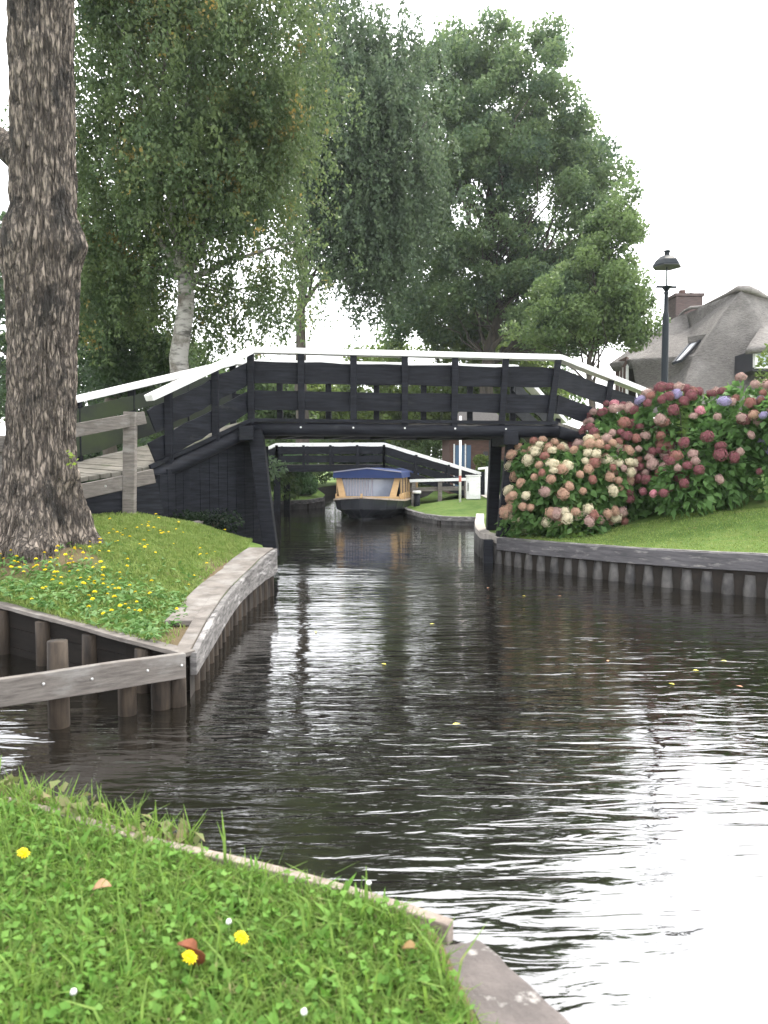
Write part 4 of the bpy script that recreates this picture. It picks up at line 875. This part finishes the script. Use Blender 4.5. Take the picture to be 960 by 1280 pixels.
def hydrangea(c, r, label, nheads, cols, n=5500, facing=-.1, hs=1, zlo=-.55):
    t, lc = bush('hydrangea_bush', c, r, label, M['lf_hyd'], n, .135, 'hydrangea bushes by the bridge', lumps=16, asp=.62, cat='hydrangea')
    c = Vector(c); done = []; names = list(cols); wts = np.array([cols[k] for k in names], float); wts /= wts.sum(); tries = 0
    while len(done) < nheads and tries < 9000:
        tries += 1
        l = Vector(lc[random.randrange(len(lc))]); d = Vector((random.gauss(0, 1), random.gauss(-.6, .9), random.gauss(.25, .8))).normalized()
        if d.z < zlo or d.y > .55: continue
        big = Vector(lc[-1]) == l; k = (.88 if big else .53)
        p_ = Vector((l.x + d.x * r[0] * k, l.y + d.y * r[1] * k, l.z + d.z * r[2] * k))
        # only heads near the outer skin
        e = Vector(((p_.x) / r[0], p_.y / r[1], (p_.z - r[2] * .95) / r[2]))
        if e.length < .82 or p_.z < .3: continue
        if any((p_ - q).length < .10 for q in done): continue
        if noise.noise(p_ * 2.2 + c) < -.12 and random.random() < .8: continue
        done.append(p_); kk = names[int(RNG.choice(len(names), p=wts))]
        o_ = bpy.data.objects.new('flower_head', random.choice(HV[kk])); C.objects.link(o_); o_.parent = t
        o_.location = p_ + d * .03; sc_ = random.uniform(.5, .95) * hs; o_.scale = (sc_ * random.uniform(.85, 1.15), sc_ * random.uniform(.85, 1.15), sc_ * random.uniform(.75, .95))
        dd = (d + V(0, -.1, .5)).normalized(); o_.rotation_euler = dd.to_track_quat('Z', 'Y').to_euler()
    # cut stalks
    return t
hydrangea((2.72, 11.62, .38), (.92, .60, .78), 'leftmost hydrangea bush, covered in peach and cream heads, spilling over the quay boards', 125, {'peach': 6, 'cream': 5.5, 'dusty': 1.2, 'rust': .8, 'white': .3}, 6500)
hydrangea((3.72, 12.1, .62), (.9, .66, .98), 'hydrangea bush with crowded dark crimson heads below the white handrail end', 120, {'crimson': 6, 'rust': 1.5, 'dusty': 3, 'mauve': .2, 'pink': .2}, 6500, zlo=-.1)
hydrangea((4.9, 11.55, .78), (1.0, .66, 1.02), 'tall hydrangea bush with pink red heads right of the lamp pole', 100, {'crimson': 4, 'rust': 2, 'dusty': 3, 'mauve': .4, 'pink': .3}, 7500, zlo=-.1)
hydrangea((6.35, 11.0, .98), (1.05, .7, 1.02), 'rightmost hydrangea bush, orange pink heads, cut by the picture edge', 46, {'rust': 4, 'peach': 1.5, 'crimson': 2, 'mauve': .6}, 6000, zlo=-.1)

# ------------------------------------------------------------------ thatched house
def thatch_mat():
    return mat('thatch', (.20, .185, .172), .95, (.10, .093, .088), (7, 7, 24), detail=10, lo=.35, hi=.68, bump=1, bdist=.09, bscale=(12, 12, 34), col3=(.25, .235, .22), lo3=.5, hi3=.7, scale3=(.8, .8, .8))
M['thatch'] = thatch_mat()
M['ridge'] = mat('ridge_tiles', (.27, .25, .24), .9, (.17, .155, .145), (4, 4, 4), bump=.4)
M['chim'] = mat('chimney_brick', (.115, .082, .075), .9, (.07, .052, .05), (4, 4, 22), bump=.6)
hs = thing('thatched_house', (13, 27, 1.3), 'brick house under a large grey thatched roof with a brick chimney', 'house')
Ap = P(926, 363, 28); Bp = P(858, 392, 32.5); B2 = P(846, 404, 36); 
Cp = P(843, 520, 26); Dp = P(1010, 500, 25.5); Ep = P(800, 515, 29.5); P3 = P(789, 450, 29.8); P4 = P(862, 410, 32)
P1 = P(843, 397, 33); P2 = P(761, 455, 31.5); Dr = P(1040, 372, 29)
Rr = P(990, 380, 29)
mid = P(868, 445, 27.6)
def thick(polys, name, m, parent, th=.3, sub=5, amp=.035, smooth=True):
    bm = bmesh.new(); vmap = {}
    for poly in polys:
        vs_ = []
        for p_ in poly:
            key = tuple(round(a, 4) for a in p_)
            if key not in vmap: vmap[key] = bm.verts.new(p_)
            vs_.append(vmap[key])
        f = bm.faces.new(vs_); f.normal_update()
    bmesh.ops.triangulate(bm, faces=bm.faces)
    bmesh.ops.recalc_face_normals(bm, faces=bm.faces)
    for _ in range(sub): bmesh.ops.subdivide_edges(bm, edges=[e for e in bm.edges if e.calc_length() > .3], cuts=1); bmesh.ops.triangulate(bm, faces=[f for f in bm.faces if len(f.verts) > 4])
    for v in bm.verts: v.co += Vector((noise.noise(v.co * 1.2), noise.noise(v.co * 1.2 + V(9, 0, 0)), noise.noise(v.co * 1.5 + V(0, 9, 0)))) * amp * 2 + Vector((0, 0, noise.noise(v.co * 5))) * amp
    if sum(f.normal.z for f in bm.faces) < 0: bmesh.ops.reverse_faces(bm, faces=bm.faces)
    me = bpy.data.meshes.new(name); bm.to_mesh(me); bm.free(); me.materials.append(m)
    for p_ in me.polygons: p_.use_smooth = smooth
    o_ = link(name, me, parent); s_ = o_.modifiers.new('solid', 'SOLIDIFY'); s_.thickness = th; s_.offset = -1
    return o_
back = V(17, 37, 3.0); back2 = V(20, 30, 3)
thick([[Ap, mid, Cp, Dp, Rr], [Ap, Bp, P4, mid], [mid, P4, P3, Ep, Cp], [Ap, Rr, back2, back, B2, Bp], [Rr, Dp, back2]], 'roof', M['thatch'], hs, .32, amp=.008)
thick([[P1, P2, P3, P4], [Bp, P1, P4], [P1, B2, back, V(12.5, 36, 4.2), P2], [Bp, B2, P1]], 'wing_roof', M['thatch'], hs, .35, sub=4, amp=.008)
# walls
def wallbox(poly, z0, z1, name, m):
    n = len(poly); vs_ = [(x, y, z0) for x, y in poly] + [(x, y, z1) for x, y in poly]
    return MB().add(vs_, [(i, (i + 1) % n, (i + 1) % n + n, i + n) for i in range(n)] + [tuple(range(n, 2 * n))]).build(name, m, hs)
wx = V(P2.x + .35, P2.y + .3, 0)
wallbox([(P2.x + .3, P2.y + .1), (P3.x - .1, P3.y + .25), (P3.x + 1.0, P3.y + 2.4), (P2.x + 2, P2.y + 3)], .5, P2.z + .1, 'wall', M['brick'])
wallbox([(Cp.x + .8, Cp.y + .8), (Dp.x - .5, Dp.y + 1), (18.5, 30), (15, 35.5), (Ep.x + 1.6, Ep.y + 1.8), (Ep.x + .5, Ep.y + .6)], .5, 3.0, 'wall', M['brick'])
# gable window
wa, wb_ = V(P2.x + .3, P2.y + .1, 0), V(P3.x - .1, P3.y + .25, 0); wd_ = (wb_ - wa).normalized(); wn = V(wd_.y, -wd_.x, 0)
if wn.y > 0: wn = -wn
L_ = (wb_ - wa).length; c0 = wa + wd_ * L_ * .42 + wn * .04; c1 = wa + wd_ * L_ * .99 + wn * .04; zt, zb = P(780, 457, 30).z, P(780, 494, 30).z
win = MB()
for a, b in ((c0 + V(0, 0, zb), c1 + V(0, 0, zb)), (c0 + V(0, 0, zt), c1 + V(0, 0, zt)), (c0 + V(0, 0, (zb + zt * 2) / 3), c1 + V(0, 0, (zb + zt * 2) / 3))): win.beam(a, b, .06, .1)
for f in (0, .5, 1.0): win.beam(c0.lerp(c1, f) + V(0, 0, zb), c0.lerp(c1, f) + V(0, 0, zt), .1, .06, up=(0, 1, 0))
wo_ = win.build('window_frame', M['white'], hs)
M['glass'] = mat('window_glass', (.36, .42, .5), .1, spec=.8)
MB().add([c0 + V(0, 0, zb), c1 + V(0, 0, zb), c1 + V(0, 0, zt), c0 + V(0, 0, zt)], [(0, 1, 2, 3)]).build('pane', M['glass'], hs)
# chimney
cz = P(858, 372, 33.5).z; cx0, cx1 = P(841.5, 380, 33.5).x, P(875, 380, 33.5).x
MB().box(cx0, 33.2, 5.5, cx1, 34.3, cz).build('chimney', M['chim'], hs, bevel=.03)
MB().box(cx0 - .05, 33.15, cz, cx1 + .05, 34.35, cz + .12).build('chimney_cap', M['chim'], hs)
MB().tube([(cx0 + .45, 33.7, cz), (cx0 + .45, 33.7, cz + .35)], [.17, .13], 10).build('chimney_pot', M['brick'], hs)
MB().tube([(cx1 - .3, 33.7, cz + .1), (cx1 - .3, 33.7, cz + .3)], [.07, .06], 8).build('chimney_pot', M['steel'], hs)
# ridge tiles
rp = [P(835, 408, 34), P(845, 400, 33.6) , P(854, 391, 32.6), P(862, 387, 32), P(876, 386, 31.4), P(890, 379, 30.4), P(908, 370, 29.2), P(922, 363, 28.2), P(932, 364, 28), P(944, 368.5, 28.2), P(956, 374, 28.4), P(975, 380, 28.8)]
MB().tube([p_ + V(0, -.12, .05) for p_ in rp], [.05, .05, .06, .07, .06, .06, .07, .12, .14, .12, .07, .07], 10, jit=.08).build('ridge_cap', M['ridge'], hs, smooth=True)
# skylight lying in the roof: a frame with a pale pane
def lift(u, v, Y): return P(u, v, Y) + V(-.02, -.22, .1)
s0, s1, s2, s3 = lift(839, 459, 27.9), lift(848, 456, 27.7), lift(873, 430, 28.6), lift(862, 432, 28.8)
MB().add([s0, s1, s2, s3], [(0, 1, 2, 3)]).build('skylight', mat('skylight_glass', (.6, .62, .65), .15, spec=.8), hs)
sf = MB()
for a, b in ((s0, s3), (s3, s2), (s1, s0), (s1, s2)): sf.beam(a, b, .07, .09)
sf.build('skylight_frame', M['hull'], hs)
MB().beam(s3 + V(-.15, -.05, .05), s2 + V(.25, -.05, .1), .15, .22).build('skylight_hood', M['thatch'], hs)
# right dormer
d0, d1 = P(944, 459, 25.2), P(985, 440, 25.2)
MB().box(d0.x - .04, 25.3, d0.z - .1, d1.x + .6, 26.6, d1.z + .06).build('dormer_wall', M['hull'], hs)
dw = MB()
for (u0, v0, u1, v1) in ((944, 441, 990, 441), (944, 459, 990, 459), (944, 441, 944, 459), (966, 441, 966, 459)): dw.beam(P(u0, v0, 25.22), P(u1, v1, 25.22), .08, .16, up=(0, 1, 0))
dw.build('dormer_frame', M['white'], hs)
MB().add([P(946, 443, 25.26), P(990, 443, 25.26), P(990, 457, 25.26), P(946, 457, 25.26)], [(0, 1, 2, 3)]).build('dormer_pane', M['glass'], hs)
thick([[P(932, 437, 25.0), P(1000, 432, 25.0), P(1000, 405, 27.8), P(955, 402, 27.8)]], 'dormer_roof', M['thatch'], hs, .16, sub=3, amp=.01)
# climbers on the right side
cl_, _ = bush('climbing_shrub', (P(985, 480, 22).x, 22, 1.4), (.9, .6, 2.0), 'yellow green climber in front of the dormer at the right picture edge', M['lf_light'], 2600, .13)
# white parasols by the house
for (u, v, Y, rr, lab) in ((772, 510, 19, .62, 'white parasol canopy half hidden by crimson hydrangeas at the ramp end'), (716, 526, 18, .50, 'white parasol canopy showing below the lowest board of the right ramp')):
    c = P(u, v, Y); p0 = thing('parasol', (c.x, c.y, H(c.x, c.y)), lab, 'parasol')
    MB().lathe([(rr, -.28), (rr * .97, -.22), (rr * .6, -.07), (.03, .03)], c, 8).build('canopy', M['white'], p0); MB().tube([(c.x, c.y, H(c.x, c.y)), (c.x, c.y, c.z)], .025, 8).build('pole', M['greywood'], p0)

# ------------------------------------------------------------------ foreground edging and slab
ed = thing('edging_board', (FQ[5][0], FQ[5][1], .4), 'thin worn timber edging board along the foreground grass', 'edging')
M['edge'] = mat('edge_board_wood', (.30, .25, .21), .9, (.16, .13, .11), (20, 20, 60), bump=.7)
FE = [(a[0], a[1], .43) for a in FQ]; 
ribbon(FE, -.05, .0, .012, -.05, 'board', M['edge'], ed, seg=.15, wob=.002) if False else None
def strip(path, w0, w1, z0, z1, name, m, par, flip=1):
    vs = []; fs = []
    for i, p_ in enumerate(path):
        a = Vector(path[max(0, i - 1)]); b = Vector(path[min(len(path) - 1, i + 1)]); d = (b - a).normalized(); n__ = V(-d.y, d.x, 0)
        for (o_, z_) in ((w0, z0), (w1, z0), (w1, z1), (w0, z1)): vs.append(Vector((p_[0], p_[1], z_)) + n__ * o_)
    for i in range(len(path) - 1):
        for k in range(4): a = 4 * i + k; b = 4 * i + (k + 1) % 4; fs.append((a, b, b + 4, a + 4))
    n4 = 4 * (len(path) - 1); fs += [(3, 2, 1, 0), (n4, n4 + 1, n4 + 2, n4 + 3)]
    return MB().add(vs, fs).build(name, m, par, bevel=.004)
pathF = [tuple(p_) for p_, d in resample(FE, .12)] + [FE[-1]]
pathF = [(p_[0], p_[1] + .004 * math.sin(i * 1.1), 0) for i, p_ in enumerate(pathF)]
strip(pathF, -.002, .030, .385, .438, 'board', M['edge'], ed)
strip(pathF, .032, .07, -.2, .36, 'under_sheet', M['sheetdark'], ed)
M['slab'] = mat('grey_concrete', (.13, .112, .105), .9, (.08, .07, .066), (9, 9, 9), bump=.6, bdist=.012, bscale=(60, 60, 60), col3=(.27, .255, .24), lo3=.60, hi3=.66, scale3=(9, 9, 9))
c1 = G(548, 1180, .40); c2 = G(604, 1172, .40); c3 = G(733, 1290, .40); c4 = G(606, 1290, .40); dd = (c3 - c2); 
c3 = c2 + dd * 3; c4 = c4 + (c4 - c1) * 2.0
bm = bmesh.new(); n1, n2 = 30, 10; grid = []
for zt in (.40, .25):
    g = []
    for i in range(n1 + 1):
        row = []
        for j in range(n2 + 1):
            p_ = c1.lerp(c4, i / n1).lerp(c2.lerp(c3, i / n1), j / n2); p_.z = zt
            if j == n2: p_ += V(-.004, -.003, 0) * (1 + noise.noise(p_ * 30)); p_.z -= .006 if zt > .3 else 0
            if i == 0: p_.y += .012 * noise.noise(V(j * .7, 0, 3)); p_.z -= .006 if zt > .3 else 0
            if zt > .3: p_.z += .004 * noise.noise(p_ * 18)
            row.append(bm.verts.new(p_))
        g.append(row)
    grid.append(g)
for g in grid:
    for i in range(n1):
        for j in range(n2): bm.faces.new((g[i][j], g[i + 1][j], g[i + 1][j + 1], g[i][j + 1]))
t_, b_ = grid
for i in range(n1): bm.faces.new((t_[i][n2], t_[i + 1][n2], b_[i + 1][n2], b_[i][n2])); bm.faces.new((t_[i][0], t_[i + 1][0], b_[i + 1][0], b_[i][0]))
for j in range(n2): bm.faces.new((t_[0][j], t_[0][j + 1], b_[0][j + 1], b_[0][j])); bm.faces.new((t_[n1][j], t_[n1][j + 1], b_[n1][j + 1], b_[n1][j]))
bmesh.ops.recalc_face_normals(bm, faces=bm.faces)
me = bpy.data.meshes.new('concrete_slab'); bm.to_mesh(me); bm.free(); me.materials.append(M['slab'])
tag(link('concrete_slab', me), 'worn grey concrete slab at the foreground grass corner beside the water', 'slab')

# ------------------------------------------------------------------ grass (uncountable)
def blades(name, pts, hgt, wid, m, bend=.5, segs=2):
    n = len(pts); a = RNG.uniform(0, 2 * np.pi, n); d = np.stack([np.cos(a), np.sin(a), np.zeros(n)], 1); s_ = np.stack([-np.sin(a), np.cos(a), np.zeros(n)], 1)
    h = hgt * RNG.uniform(.5, 1.35, n)[:, None]; w_ = (wid * RNG.uniform(.6, 1.4, n))[:, None]; bd_ = (bend * RNG.uniform(.2, 1.3, n))[:, None]; up = np.array([0, 0, 1.])
    p0, p1, p2 = pts, pts + up * h * .55 + d * h * .25 * bd_, pts + up * h * (1 - .3 * bd_) + d * h * .9 * bd_
    v = np.stack([p0 - s_ * w_ * .5, p0 + s_ * w_ * .5, p1 + s_ * w_ * .45, p1 - s_ * w_ * .45, p2 + s_ * w_ * .06, p2 - s_ * w_ * .06], 1).reshape(-1, 3)
    i = np.arange(n)[:, None] * 6; q = np.concatenate([i + np.array([[0, 1, 2, 3]]), i + np.array([[3, 2, 4, 5]])]); o_ = link(name, mesh_np(name, v, q, [m])); o_['kind'] = 'stuff'; return o_
M['blade'] = mat('grass_blade', (.08, .165, .025), .6, (.20, .31, .06), (32, 32, 32), lo=.35, hi=.65, trans=.45, spec=.25, col3=(.30, .30, .13), lo3=.6, hi3=.7, scale3=(22, 22, 22))
M['blade2'] = mat('bank_blade', (.13, .21, .045), .7, (.25, .31, .095), (11, 11, 11), lo=.35, hi=.65, trans=.35, spec=.15, col3=(.24, .22, .10), lo3=.6, hi3=.72, scale3=(3, 3, 3))
M['weedleaf'] = mat('clover_leaf', (.09, .21, .03), .6, (.17, .32, .06), (8, 8, 8), lo=.35, hi=.65, trans=.4, spec=.25)
def scatter(n, x0, x1, y0, y1, hf, test, dens=None):
    out = []
    while len(out) < n:
        x, y = random.uniform(x0, x1), random.uniform(y0, y1)
        if not test(x, y): continue
        if dens and random.random() > dens(x, y): continue
        out.append((x, y, hf(x, y)))
    return np.array(out)
fpoly = [(a[0], a[1] - .028) for a in FB[:len(FQ)]] + [(c1.x - .02, c1.y - .03), (c4.x - .03, c4.y), (1.2, -.5), (-3, -.5)]
ftest = lambda x, y: inpoly(x, y, fpoly)
pts = scatter(85000, -2.2, .45, .9, 2.9, HF, ftest)
tag(blades('grass', pts, .047, .0034, M['blade'], .9), 'long fresh green grass of the foreground bank', 'grass')
pts = scatter(900, -2.2, .3, 1.0, 2.9, HF, ftest); tag(blades('tall_grass', pts, .12, .006, M['blade'], .9), 'taller loose blades rising from the foreground grass', 'grass')
M['straw'] = mat('dry_grass', (.34, .28, .15), .9, (.22, .17, .09), (20, 20, 20), trans=.2)
pts = scatter(7000, -2.2, .45, .9, 2.9, HF, ftest); tag(blades('dry_grass', pts, .03, .003, M['straw'], 1.6), 'dry straw coloured blades lying among the foreground grass', 'grass')
# clover and dandelion leaves
pts = scatter(8000, -2.2, .42, .9, 2.75, HF, ftest); pts[:, 2] += RNG.uniform(.008, .05, len(pts))
o_ = link('clover', leaf_mesh('clover', pts, .021, [M['weedleaf']], asp=.75, up=.9)); tag(o_, 'small clover leaves between the foreground grass blades', 'clover', kind='stuff')
pts = scatter(800, -2.2, .4, .9, 2.6, HF, ftest); n = len(pts); cen = np.repeat(pts, 3, 0); a = RNG.uniform(0, 6.28, n * 3); dd_ = np.stack([np.cos(a), np.sin(a), RNG.uniform(.3, 1.3, n * 3)], 1); cen = cen + dd_ * .03
o_ = link('dandelion_leaves', leaf_mesh('dandelion_leaves', cen, .06, [M['weedleaf']], asp=.24, dirs=dd_, up=.4)); tag(o_, 'broad dandelion leaves in the foreground grass', 'weeds', kind='stuff')
# edge weeds near the left end of the edging
ew = scatter(700, -1.5, -.55, 2.1, 2.75, lambda x, y: .36, lambda x, y: not ftest(x, y + .0) and ftest(x, y - .14))
tag(blades('edge_grass', ew, .13, .006, M['blade'], .6), 'long grass hanging over the edging board at the left', 'grass')
cenw = ew + RNG.normal(size=ew.shape) * .02; cenw[:, 2] += .05
o_ = link('edge_weeds', leaf_mesh('edge_weeds', cenw, .045, [mat('edge_weed', (.12, .17, .05), .7, (.22, .17, .09), (9, 9, 9), trans=.3)], asp=.7, up=.4)); tag(o_, 'yellowing weeds on the water side of the edging board', 'weeds', kind='stuff')
# left bank
lpoly = [(a[0] - .02, a[1]) for a in reversed(LW[:4])] + [(-1.38, 4.95)] + [(a[0] - (.31 if a[1] > 6.0 else .14), a[1]) for a in LQ] + [(-1.75, 10.2), (-2.0, 11.0), (-2.6, 10.0), (-3.0, 9.1), (-3.7, 8.55), (-5, 7.9)]
def ldens(x, y):
    d = 1.0
    if ((x + 1.38) / .22) ** 2 + ((y - 5.35) / .5) ** 2 < 1: d = .12
    if (x + 3.05) ** 2 + (y - 6.8) ** 2 < .5 ** 2: d = .05
    if noise.noise(Vector((x * 2.5, y * 2.5, 4))) > .25: d *= .4
    return d
ltest = lambda x, y: inpoly(x, y, lpoly)
pts = scatter(60000, -4.2, -1.3, 4.9, 11, H, ltest, ldens); tag(blades('bank_grass', pts, .042, .007, M['blade2'], .9), 'short grass on the sloping left bank under the big trunk', 'grass')
pts = scatter(1500, -3.9, -1.5, 5.0, 7.6, H, ltest, lambda x, y: .1 + .9 * (y < 6.9 - .25 * (x + 3))); cen = pts.copy(); cen[:, 2] += .035
o_ = link('bank_weeds', leaf_mesh('bank_weeds', cen, .07, [mat('bank_weed', (.07, .16, .04), .6, (.13, .24, .06), (5, 5, 5), trans=.3)], asp=.35, up=.6)); tag(o_, 'leafy weeds along the front edge of the left bank', 'weeds', kind='stuff')
# right lawn and far lawns: short turf
rt = lambda x, y: inpoly(x, y, [(a[0] + .05, a[1] + .1) for a in RQ[5:12]] + [(8, 8), (8, 12), (5.5, 11.2), (4, 11.4), (2.6, 11.8)])
pts = scatter(30000, 1.9, 8, 7.5, 12, H, rt); tag(blades('lawn_grass', pts, .022, .008, M['blade2'], 1.0), 'short mown turf of the right lawn below the hydrangeas', 'grass')

# ------------------------------------------------------------------ small flowers on the banks
M['yel'] = mat('yellow_petals', (.82, .70, .01), .6, (.85, .62, .01), (60, 60, 60), trans=.2)
M['stalk'] = mat('flower_stalk', (.10, .18, .04), .7)
def flower_mesh(r, h, name='yellow_flower'):
    mb = MB(); mb.tube([(0, 0, 0), (.004, 0, h * .6), (0, 0, h)], .0022, 5, 1)
    for ring, (rr, zz, n) in enumerate(((r, 0, 14), (r * .72, .004, 12), (r * .42, .007, 8))):
        for k in range(n):
            a = 2 * math.pi * (k + ring * .4) / n; c, s_ = math.cos(a), math.sin(a); w_ = r * .2
            mb.add([(0, 0, h + zz * .6), (c * rr * .6 - s_ * w_, s_ * rr * .6 + c * w_, h + zz + .002), (c * rr, s_ * rr, h + zz + random.uniform(-.003, .003)), (c * rr * .6 + s_ * w_, s_ * rr * .6 - c * w_, h + zz + .002)], [(0, 1, 2, 3)])
    me = bpy.data.meshes.new(name); me.from_pydata(mb.v, [], mb.f); me.materials.append(M['yel']); me.materials.append(M['stalk'])
    for p_, mi in zip(me.polygons, mb.m): p_.material_index = mi
    return me
fm = flower_mesh(.019, .085); fl = []
def fd(u, v): return True
spots = []
while len(spots) < 150:
    r_ = random.random()
    if r_ < .62: u, v = random.gauss(75, 55), random.gauss(715, 20) ; v += (u - 75) * .25
    elif r_ < .8: u, v = random.gauss(170, 28), random.gauss(675, 12)
    else: u, v = random.uniform(100, 300), random.uniform(650, 780)
    d = ray(u, v); t_ = 3.
    hit = None
    for k in range(400):
        t_ += .025; q = V(0, 0, CAM_H) + d * t_
        if q.z < H(q.x, q.y): hit = q; break
    if hit is None or not ltest(hit.x, hit.y) or (hit.x - TX) ** 2 + (hit.y - TY) ** 2 < .45 ** 2: continue
    if any((hit - s_).length < .035 for s_ in spots): continue
    spots.append(hit)
for q in spots:
    o_ = bpy.data.objects.new('yellow_flower', fm); C.objects.link(o_); o_.location = (q.x, q.y, H(q.x, q.y) - .01)
    o_.rotation_euler = (random.uniform(-.1, .5), random.uniform(-.3, .3), random.uniform(0, 6)); s_ = random.uniform(.7, 1.15); o_.scale = (s_, s_, s_ * random.uniform(.7, 1.2))
    tag(o_, 'small yellow dandelion-like flower in the patches on the left bank around the big trunk', 'flower', 'yellow flowers on the left bank')
fm2 = flower_mesh(.018, .075, 'dandelion')
for (u, v, lab) in ((17, 1062, 'yellow dandelion nearest the left picture edge in the foreground grass'), (285, 1166, 'yellow dandelion higher and further right in the foreground grass'), (220, 1190, 'yellow dandelion in front of a curled brown leaf in the foreground grass')):
    q = G(u, v, .42 + .07); o_ = bpy.data.objects.new('dandelion', fm2); C.objects.link(o_); o_.location = (q.x, q.y, .42); o_.rotation_euler = (.45, .1, 1); tag(o_, lab, 'flower')
# curled brown leaf
def dead_leaf(u, v, size, col, lab, z=.44, rot=(1.0, .2, .5), name='brown_leaf'):
    q = G(u, v, z + size * .3); mb = MB(); n = 6; vs = []
    for i in range(n + 1):
        t = i / n; w_ = math.sin(math.pi * min(1, t * .96 + .04)) * size * .28
        for j in (-1, 0, 1): vs.append(((t - .5) * size, j * w_, abs(j) * w_ * .8 + .2 * size * math.sin(t * 3)))
    fs = [(3 * i + j, 3 * i + j + 1, 3 * i + j + 4, 3 * i + j + 3) for i in range(n) for j in (0, 1)]
    o_ = mb.add(vs, fs).build(name, mat('dead_leaf_%s' % lab[:6], col, .7, tuple(c * .6 for c in col), (30, 30, 30), trans=.2), smooth=True)
    o_.location = q; o_.rotation_euler = rot; sd_ = o_.modifiers.new('s', 'SOLIDIFY'); sd_.thickness = .0012; tag(o_, lab, 'leaf'); return o_
dead_leaf(231, 1200, .09, (.22, .07, .03), 'curled red brown leaf standing upright behind a dandelion', rot=(.2, 1.2, .8))
dead_leaf(128, 1110, .045, (.42, .25, .14), 'pale orange fallen leaf lying in the foreground grass', z=.46, rot=(.4, 0, .3))
dead_leaf(512, 1186, .035, (.25, .16, .06), 'yellow brown leaf at the grass edge near the concrete slab', z=.45, rot=(.3, .2, .2))
# white clover flower heads
for (u, v, lab) in ((92, 1243, 'white clover flower near the bottom left of the foreground grass'), (286, 1155, 'white clover flower just above the right dandelion'), (380, 1268, 'white clover flower at the bottom of the foreground grass')):
    q = G(u, v, .47); mb = MB(); mb.tube([(q.x, q.y, .42), (q.x, q.y, .465)], .002, 5, 1)
    mb.lathe([(.002, -.006), (.006, -.003), (.0065, .001), (.005, .005), (.001, .007)], (q.x, q.y, .475), 10); tag(mb.build('clover_flower', [M['white'], M['stalk']], smooth=True), lab, 'flower')
q = G(461, 1104, .55); mb = MB(); g_ = G(444, 1135, .42); mb.tube([V(g_.x, g_.y, .40), V((q.x + g_.x) / 2, g_.y, .5), q], .0018, 5, 1); mb.lathe([(.002, -.004), (.0065, 0), (.005, .004), (.001, .005)], q, 10)
tag(mb.build('clover_flower', [M['white'], M['stalk']], smooth=True), 'single pale seed head on a thin stalk sticking up over the edging board', 'flower')
# floating leaves
fl = [(905, 826, 'y'), (870, 838, 'y'), (655, 745, 'y'), (610, 735, 'o'), (700, 745, 'o'), (480, 830, 'y'), (540, 780, 'y'), (395, 790, 'y'), (840, 855, 'y'), (925, 858, 'o'), (760, 826, 'o'), (570, 905, 'y')]
lmm = {'y': mat('floating_yellow', (.6, .55, .08), .6), 'o': mat('floating_brown', (.4, .2, .1), .6)}
for (u, v, k) in fl:
    q = G(u, v, .006); mb = MB(); mb.add([(-.022, 0, 0), (0, -.012, .004), (.027, 0, 0), (0, .013, .004)], [(0, 1, 2, 3)]); o_ = mb.build('floating_leaf', lmm[k]); o_.location = q; o_.rotation_euler = (0, 0, random.uniform(0, 3))
    tag(o_, 'tiny %s fallen leaf floating on the canal water' % ('yellow' if k == 'y' else 'brown'), 'leaf', 'floating %s leaves' % ('yellow' if k == 'y' else 'brown'))

# ------------------------------------------------------------------ volume imitating lens glare as a thin haze
hz = bpy.data.materials.new('glare_veil'); hz.use_nodes = True; nt = hz.node_tree; nt.nodes.clear()
pv = nt.nodes.new('ShaderNodeVolumePrincipled'); pv.inputs['Density'].default_value = .0004; pv.inputs['Color'].default_value = (.86, .93, 1, 1); pv.inputs['Anisotropy'].default_value = .3
ho = nt.nodes.new('ShaderNodeOutputMaterial'); nt.links.new(pv.outputs[0], ho.inputs['Volume'])
tag(MB().box(-650, -80, -1.4, 650, 950.5, 40).build('veil', hz), 'thin pale haze added to imitate lens glare over the canal and trees', 'veil', kind='stuff')
